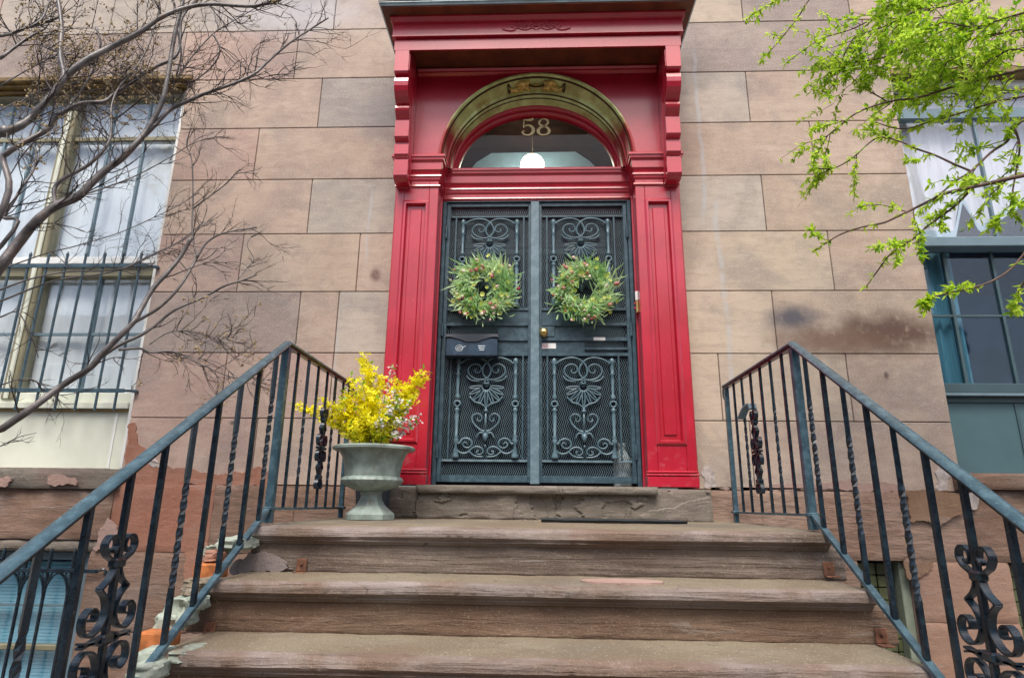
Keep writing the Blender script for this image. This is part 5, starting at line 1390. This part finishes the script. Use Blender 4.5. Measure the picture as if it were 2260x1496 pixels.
# limbs traced through the picture, each at its own distance in front of the wall
limb([(6, 581), (46, 529), (80, 489), (123, 455), (172, 434), (200, 406), (234, 375), (267, 351), (295, 323), (323, 289), (354, 234), (369, 178), (385, 80), (402, 10), (410, -40)], -1.15, -1.0, .036, .011, 10, pre=[T2, (-3.05, -1.12, 1.1)])
limb([(295, 323), (338, 280), (375, 243), (412, 225), (455, 206), (515, 185), (562, 163), (590, 138), (640, 95), (690, 62), (725, 40)], -1.03, -.85, .017, .005, 16, twl=(.15, .34))
limb([(6, 295), (40, 280), (68, 261), (92, 234), (123, 197), (141, 169), (133, 120), (136, 60), (126, -20)], -1.35, -1.2, .034, .012, 7, pod=.5, pre=[T2, (-3.3, -1.25, 1.7), (-2.95, -1.33, 1.95)])
limb([(141, 169), (195, 131), (248, 103), (305, 74), (355, 39), (408, 18), (470, 10), (560, 14), (640, -8)], -1.25, -1.0, .025, .009, 14, pod=.15, twl=(.15, .34))
limb([(6, 345), (43, 320), (105, 286), (123, 261), (148, 243), (184, 228), (228, 225), (252, 209), (289, 185), (340, 150), (385, 128), (398, 90), (402, 40), (440, -10)], -1.05, -.8, .022, .008, 12, pod=.4, pre=[T2, (-3.1, -1.05, 1.65)])
limb([(6, 480), (31, 443), (49, 412), (74, 375), (80, 335), (66, 300), (90, 250)], -.9, -.75, .015, .005, 8, pre=[T2, (-3.1, -.95, 1.55)])
limb([(123, 455), (120, 418), (141, 394), (197, 363), (237, 320), (246, 283), (246, 237), (262, 195), (300, 150), (330, 95), (345, 40)], -1.12, -.85, .015, .005, 10, pod=.3)
limb([(6, 945), (71, 900), (142, 847), (198, 812), (230, 776), (290, 716), (308, 688), (337, 638), (372, 599), (400, 564), (422, 525)], -1.05, -.75, .025, .013, 2, pre=[T1, (-3.1, -1.08, .25)])
limb([(294, 713), (354, 677), (400, 628), (436, 567), (457, 535), (496, 514), (567, 502)], -.82, -.6, .011, .005, 4, twl=(.1, .25))
limb([(436, 567), (429, 545), (424, 500), (426, 440), (423, 354), (411, 319), (420, 290)], -.72, -.6, .008, .004, 5, twl=(.1, .3))
limb([(427, 460), (470, 428), (500, 405), (524, 383), (567, 383)], -.68, -.6, .006, .003, 4, twl=(.08, .16), lev=1)
limb([(220, 790), (262, 762), (308, 741), (340, 720), (386, 684), (450, 656), (496, 631), (531, 620), (567, 606)], -.90, -.6, .013, .006, 3, twl=(.1, .2), lev=1)
limb([(525, 617), (545, 592), (560, 571), (545, 542), (556, 520)], -.62, -.55, .004, .002, 4, twl=(.06, .14), lev=1)
limb([(262, 772), (308, 769), (333, 778), (383, 776), (446, 805), (514, 833), (567, 833)], -.88, -.6, .009, .003, 9, pod=.12, twl=(.12, .28))
limb([(330, 760), (370, 735), (420, 730), (470, 745), (520, 750)], -.8, -.6, .005, .002, 12, pod=.14, twl=(.1, .24))
limb([(383, 776), (430, 790), (480, 800), (545, 845), (600, 835)], -.75, -.58, .004, .002, 6, pod=.2, twl=(.08, .18), lev=1)
limb([(0, 665), (120, 620), (248, 600), (340, 560), (400, 530), (450, 490)], -.8, -.6, .007, .003, 7, twl=(.12, .3))
limb([(0, 640), (70, 615), (150, 600), (260, 595), (345, 560), (420, 520), (480, 470)], -1.0, -.7, .006, .003, 6, twl=(.12, .3))
limb([(0, 595), (100, 560), (160, 545), (260, 515), (340, 480), (400, 450), (440, 425)], -.75, -.6, .005, .002, 6, twl=(.1, .25))
limb([(172, 434), (230, 415), (300, 388), (380, 345), (430, 315), (500, 300)], -1.05, -.7, .006, .002, 6, twl=(.1, .25))
limb([(0, 700), (40, 690), (70, 745), (85, 790)], -.7, -.6, .006, .003, 5, twl=(.1, .2))
limb([(0, 850), (60, 835), (110, 860), (150, 880)], -.7, -.6, .005, .002, 6, twl=(.12, .25))
limb([(0, 985), (40, 965), (80, 955)], -.7, -.62, .004, .002, 2, twl=(.08, .15), lev=1)
limb([(0, 80), (40, 70), (90, 45), (110, 0)], -1.2, -1.0, .012, .006, 7, pod=.5)
limb([(0, 130), (60, 85), (105, 55), (120, -20)], -1.1, -.9, .012, .006, 7, pod=.4)
limb([(40, 230), (90, 200), (180, 180), (260, 160), (330, 175)], -.7, -.5, .006, .003, 22, pod=.65, twl=(.15, .35))
limb([(0, 190), (70, 150), (140, 120), (220, 140), (300, 150)], -.6, -.45, .006, .003, 22, pod=.65, twl=(.15, .35))
limb([(0, 245), (60, 215), (150, 205), (240, 195)], -.55, -.45, .005, .002, 16, pod=.65, twl=(.12, .3))
limb([(212, 60), (222, 100), (208, 150), (180, 200), (140, 250), (60, 330), (20, 390)], -1.0, -.8, .008, .004, 6, pod=.2)
limb([(390, 60), (400, 120), (390, 170), (420, 130), (470, 75), (500, 55), (580, 10)], -.9, -.7, .008, .003, 10, twl=(.12, .3))
limb([(470, 75), (485, 110), (470, 145), (430, 180), (395, 215)], -.9, -.8, .007, .003, 8, twl=(.12, .3))
limb([(560, 165), (600, 178), (640, 160), (660, 148)], -.85, -.7, .004, .002, 4, twl=(.06, .15), lev=1)
tag(twigs.build('twigs', M['twig'], tree, fix=False), kind='stuff')
tag(pods.build('seed_pods', M['pod'], tree, fix=False), kind='stuff')

# ------------------------------------------------------------------ leafy tree on the right
gt = thing('leafy_tree', 'tree in fresh green spring leaf hanging over the right window', 'tree', (4.3, -1.7, GZ))
twigs = MB(); LEAFP = []
def gtwig(p, d, ln, r, lev, dens):
    n = 6; pts = [p]; dd = d.normalized()
    for i in range(n):
        dd = (dd + Vector((rt.gauss(0, .13), rt.gauss(0, .13), rt.gauss(-.03, .12)))).normalized(); pts.append(pts[-1] + dd * ln / n)
    twigs.tube(pts, [r * (1 - .7 * i / n) for i in range(n + 1)], 4, False)
    if lev:
        for _ in range(rt.randint(1, 3)):
            gtwig(pts[rt.randint(2, n)], dd + Vector((rt.gauss(0, .5), rt.gauss(0, .4), rt.gauss(-.1, .4))), ln * rt.uniform(.4, .7), r * .6, lev - 1, dens)
    for i in range(1, n + 1):
        if rt.random() < dens: cluster(pts[i], dd)
def cluster(p, d):
    for _ in range(rt.randint(3, 6)):
        e = (d * .5 + Vector((rt.gauss(0, .8), rt.gauss(0, .8), rt.gauss(-.1, .8)))).normalized()
        zax = Vector((rt.gauss(0, .6), rt.gauss(-.5, .6), 1)); zax = (zax - e * e.dot(zax)).normalized(); xax = e.cross(zax)
        mw = Matrix((xax, e, zax)).transposed().to_4x4(); mw.translation = p + Vector((rt.gauss(0, .006),) * 3)
        LEAFP.append(mw @ Matrix.Scale(rt.uniform(.42, .95), 4))
def glimb(px, ya, yb, r0, r1, tw, dens=.75, pre=None, twl=(.12, .3), lev=1, own=.5):
    pts = limb_pts(px, ya, yb)
    if pre: pts = catmull([Vector(q) for q in pre] + [pts[0]], 5)[:-1] + pts
    n = len(pts); rad = [r0 + (r1 - r0) * i / (n - 1) for i in range(n)]
    MB().tube(pts, rad, 8 if r0 > .01 else 5).build('limb', M['bark2'], gt, 'all')
    for i in range(n // 3, n):
        if rt.random() < own: cluster(pts[i], (pts[i] - pts[i - 1]).normalized())
    cluster(pts[-1], (pts[-1] - pts[-2]).normalized())
    for _ in range(tw):
        i = rt.randrange(max(1, int(n * .15)), n - 1); t = (pts[i + 1] - pts[i]).normalized()
        side = t.cross(Vector((0, 1, 0))).normalized() * rt.choice((-1, 1))
        gtwig(pts[i], t * rt.uniform(.5, 1) + side * rt.uniform(.2, .8) + Vector((0, rt.gauss(0, .3), 0)), rt.uniform(*twl), .003, lev, dens)
G1 = (4.15, -1.65, 1.2); G2 = (4.1, -1.6, 2.4); G3 = (4.0, -1.55, 3.4)
MB().tube(catmull([Vector((4.3, -1.7, GZ - .05)), Vector((4.26, -1.7, -.4)), Vector(G1), Vector(G2), Vector(G3), Vector((3.9, -1.5, 4.6))], 6), [.11 * (1 - .025 * i) for i in range(31)], 12).build('trunk', M['bark2'], gt, 'all')
glimb([(2275, 384), (2215, 397), (2174, 407), (2133, 416), (2086, 427), (2053, 443), (2018, 460), (1979, 479), (1949, 492), (1900, 502), (1850, 520), (1800, 552)], -1.6, -1.3, .012, .003, 7, pre=[G1, (3.6, -1.62, 1.5)], twl=(.08, .22))
glimb([(2275, 250), (2237, 284), (2223, 312), (2188, 336), (2147, 375), (2114, 397), (2070, 432)], -1.5, -1.4, .010, .004, 5, pre=[G2, (3.5, -1.55, 2.3)], own=.35, twl=(.08, .2))
glimb([(2141, 377), (2103, 361), (2062, 342), (2021, 328), (1985, 312), (1935, 305), (1880, 350), (1838, 372), (1805, 372)], -1.42, -1.2, .006, .003, 7, twl=(.08, .2))
glimb([(2138, 424), (2108, 454), (2075, 479), (2042, 503), (2015, 528), (1968, 558), (1935, 600), (1912, 632)], -1.5, -1.35, .006, .003, 6, twl=(.06, .16))
glimb([(2275, 540), (2235, 590), (2190, 620), (2140, 637), (2090, 648), (2052, 660), (2040, 695)], -1.6, -1.5, .006, .003, 2, pre=[G1, (3.5, -1.6, .9)], twl=(.04, .1), own=.6)
glimb([(2275, 600), (2250, 640), (2245, 660)], -1.6, -1.5, .005, .003, 1, own=.7, twl=(.04, .08))
glimb([(2275, 150), (2190, 170), (2110, 190), (2030, 215), (1960, 225), (1890, 250), (1840, 290), (1810, 310)], -1.5, -1.15, .010, .003, 20, pre=[G2, (3.5, -1.5, 2.6)], own=.8)
glimb([(2275, 210), (2200, 225), (2120, 250), (2050, 270), (1990, 285), (1930, 270)], -1.35, -1.2, .008, .003, 10, pre=[G2, (3.45, -1.45, 2.4)], own=.7, twl=(.1, .24))
glimb([(2275, 60), (2180, 80), (2090, 95), (2010, 110), (1940, 130), (1880, 140), (1840, 160)], -1.45, -1.1, .010, .003, 26, pre=[G3, (3.5, -1.5, 3.1)], own=.85)
glimb([(2275, 100), (2190, 130), (2110, 150), (2040, 165), (1980, 175)], -1.3, -1.0, .008, .003, 22, pre=[G3, (3.5, -1.4, 2.9)], own=.8)
glimb([(2250, -30), (2160, -5), (2080, 15), (2010, 30), (1950, 60), (1900, 75)], -1.5, -1.2, .008, .003, 24, pre=[G3], own=.85)
glimb([(2060, -40), (1990, -10), (1930, 40), (1880, 90), (1850, 150), (1830, 160)], -1.35, -1.1, .006, .002, 16, pre=[(3.0, -1.5, 3.7)], own=.8, twl=(.08, .2))
glimb([(1850, -60), (1790, -5), (1760, 40), (1720, 90), (1683, 132)], -1.4, -1.25, .005, .002, 2, own=.9, twl=(.05, .1), lev=0)
glimb([(1790, -60), (1730, -10), (1690, 15), (1648, 42)], -1.4, -1.3, .004, .002, 2, own=.9, twl=(.05, .1), lev=0)
glimb([(1930, 40), (1880, 65), (1830, 80), (1790, 100), (1735, 140)], -1.2, -1.1, .004, .002, 2, own=.8, twl=(.05, .12), lev=0)
glimb([(1960, 225), (1900, 190), (1865, 155), (1848, 150)], -1.1, -1.0, .004, .002, 5, own=.8, twl=(.06, .15))
glimb([(2240, 284), (2250, 330), (2235, 420), (2230, 470)], -1.5, -1.45, .006, .003, 6, own=.5, twl=(.06, .18))
glimb([(2290, 20), (2220, 40), (2150, 60), (2080, 50), (2020, 70)], -1.8, -1.5, .007, .003, 22, pre=[G3, (3.4, -1.8, 3.0)], own=.9, twl=(.1, .24))
glimb([(2290, 120), (2230, 110), (2170, 140), (2120, 125), (2070, 150)], -1.75, -1.4, .007, .003, 22, pre=[G3, (3.4, -1.75, 2.7)], own=.9, twl=(.1, .24))
glimb([(2290, 190), (2230, 200), (2170, 190), (2100, 215), (2040, 205)], -1.2, -1.0, .006, .003, 18, pre=[G2, (3.4, -1.3, 2.7)], own=.9, twl=(.1, .22))
glimb([(2200, -60), (2130, -20), (2050, -5), (1990, 5)], -1.3, -1.1, .006, .003, 12, pre=[G3], own=.9, twl=(.1, .22))
tag(twigs.build('twigs', M['bark2'], gt, fix=False), kind='stuff')
LF = MB(); LF.add([(0, 0, 0), (.007, .012, .002), (.0085, .024, .003), (.004, .038, .0), (0, .047, -.003), (-.004, .038, .0), (-.0085, .024, .003), (-.007, .012, .002), (0, .024, -.002)],
                  [(0, 1, 8), (1, 2, 8), (2, 3, 8), (3, 4, 8), (4, 5, 8), (5, 6, 8), (6, 7, 8), (7, 0, 8)])
LFM = [LF.mesh('leaf', M['leaf'], fix=False), LF.mesh('leaf', M['leaf2'], fix=False)]
def in_view(p):
    q = RW @ (p - CAM); u = PW / 2 + F_PX * q.x / q.z; v = PH / 2 + F_PX * q.y / q.z
    return 0 < u < PW and 0 < v < PH
LEAFP.sort(key=lambda mw: (not in_view(mw.translation), mw.translation.y))
la, lb = MB(), MB()
for i, mw in enumerate(LEAFP):
    dk = rt.random() < .16
    if i < 300: inst('leaf', LFM[1 if dk else 0], gt, mw)
    else: add_at(lb if dk else la, LF, mw)
tag(la.build('foliage', M['leaf'], gt, fix=False), kind='stuff'); tag(lb.build('foliage', M['leaf2'], gt, fix=False), kind='stuff')
print('leaves', len(LEAFP))

# ------------------------------------------------------------------ row houses across the street (they face the glass and the gloss paint)
def far_house(x0, x1, h, mat, lab, gable):
    hs = thing('row_house', lab, 'house', ((x0 + x1) / 2, -19, GZ), 'row houses across the street')
    MB().box(x0, x1, -27, -17.4, GZ - .14, h).build('wall', M[mat], hs)
    if gable: MB().prism([(x0, h + .003), (x1, h + .003), ((x0 + x1) / 2, h + 2.6)], -27, -17.2).build('roof', M['farroof'], hs)
    else: MB().box(x0 - .1, x1 + .1, -27, -17.0, h + .003, h + .5).build('roof', M['farroof'], hs)
    z = GZ + 1.6
    while z + 1.8 < h:
        for k in range(3):
            xc = x0 + (x1 - x0) * (k + .5) / 3
            fr = MB().box(xc - .62, xc + .62, -17.4 + .003, -17.34, z, z + 1.9).build('window', M['white'], hs); MB().box(xc - .52, xc + .52, -17.336, -17.32, z + .1, z + 1.8).build('pane', M['farwin'], fr)
        z += 3.1
far_house(-22, -14.6, 6.2, 'farstone', 'grey stone row house across the street at the far left', False)
far_house(-14.5, -7.1, 6.8, 'farbrick', 'brick row house across the street with a gable roof', True)
far_house(-7.0, .4, 5.6, 'farstone', 'grey stone row house directly across the street', False)
far_house(.5, 7.9, 6.4, 'farbrick', 'brick row house across the street with a flat cornice', False)
far_house(8.0, 15.4, 6.0, 'farstone', 'grey stone row house across the street with a gable roof', True)
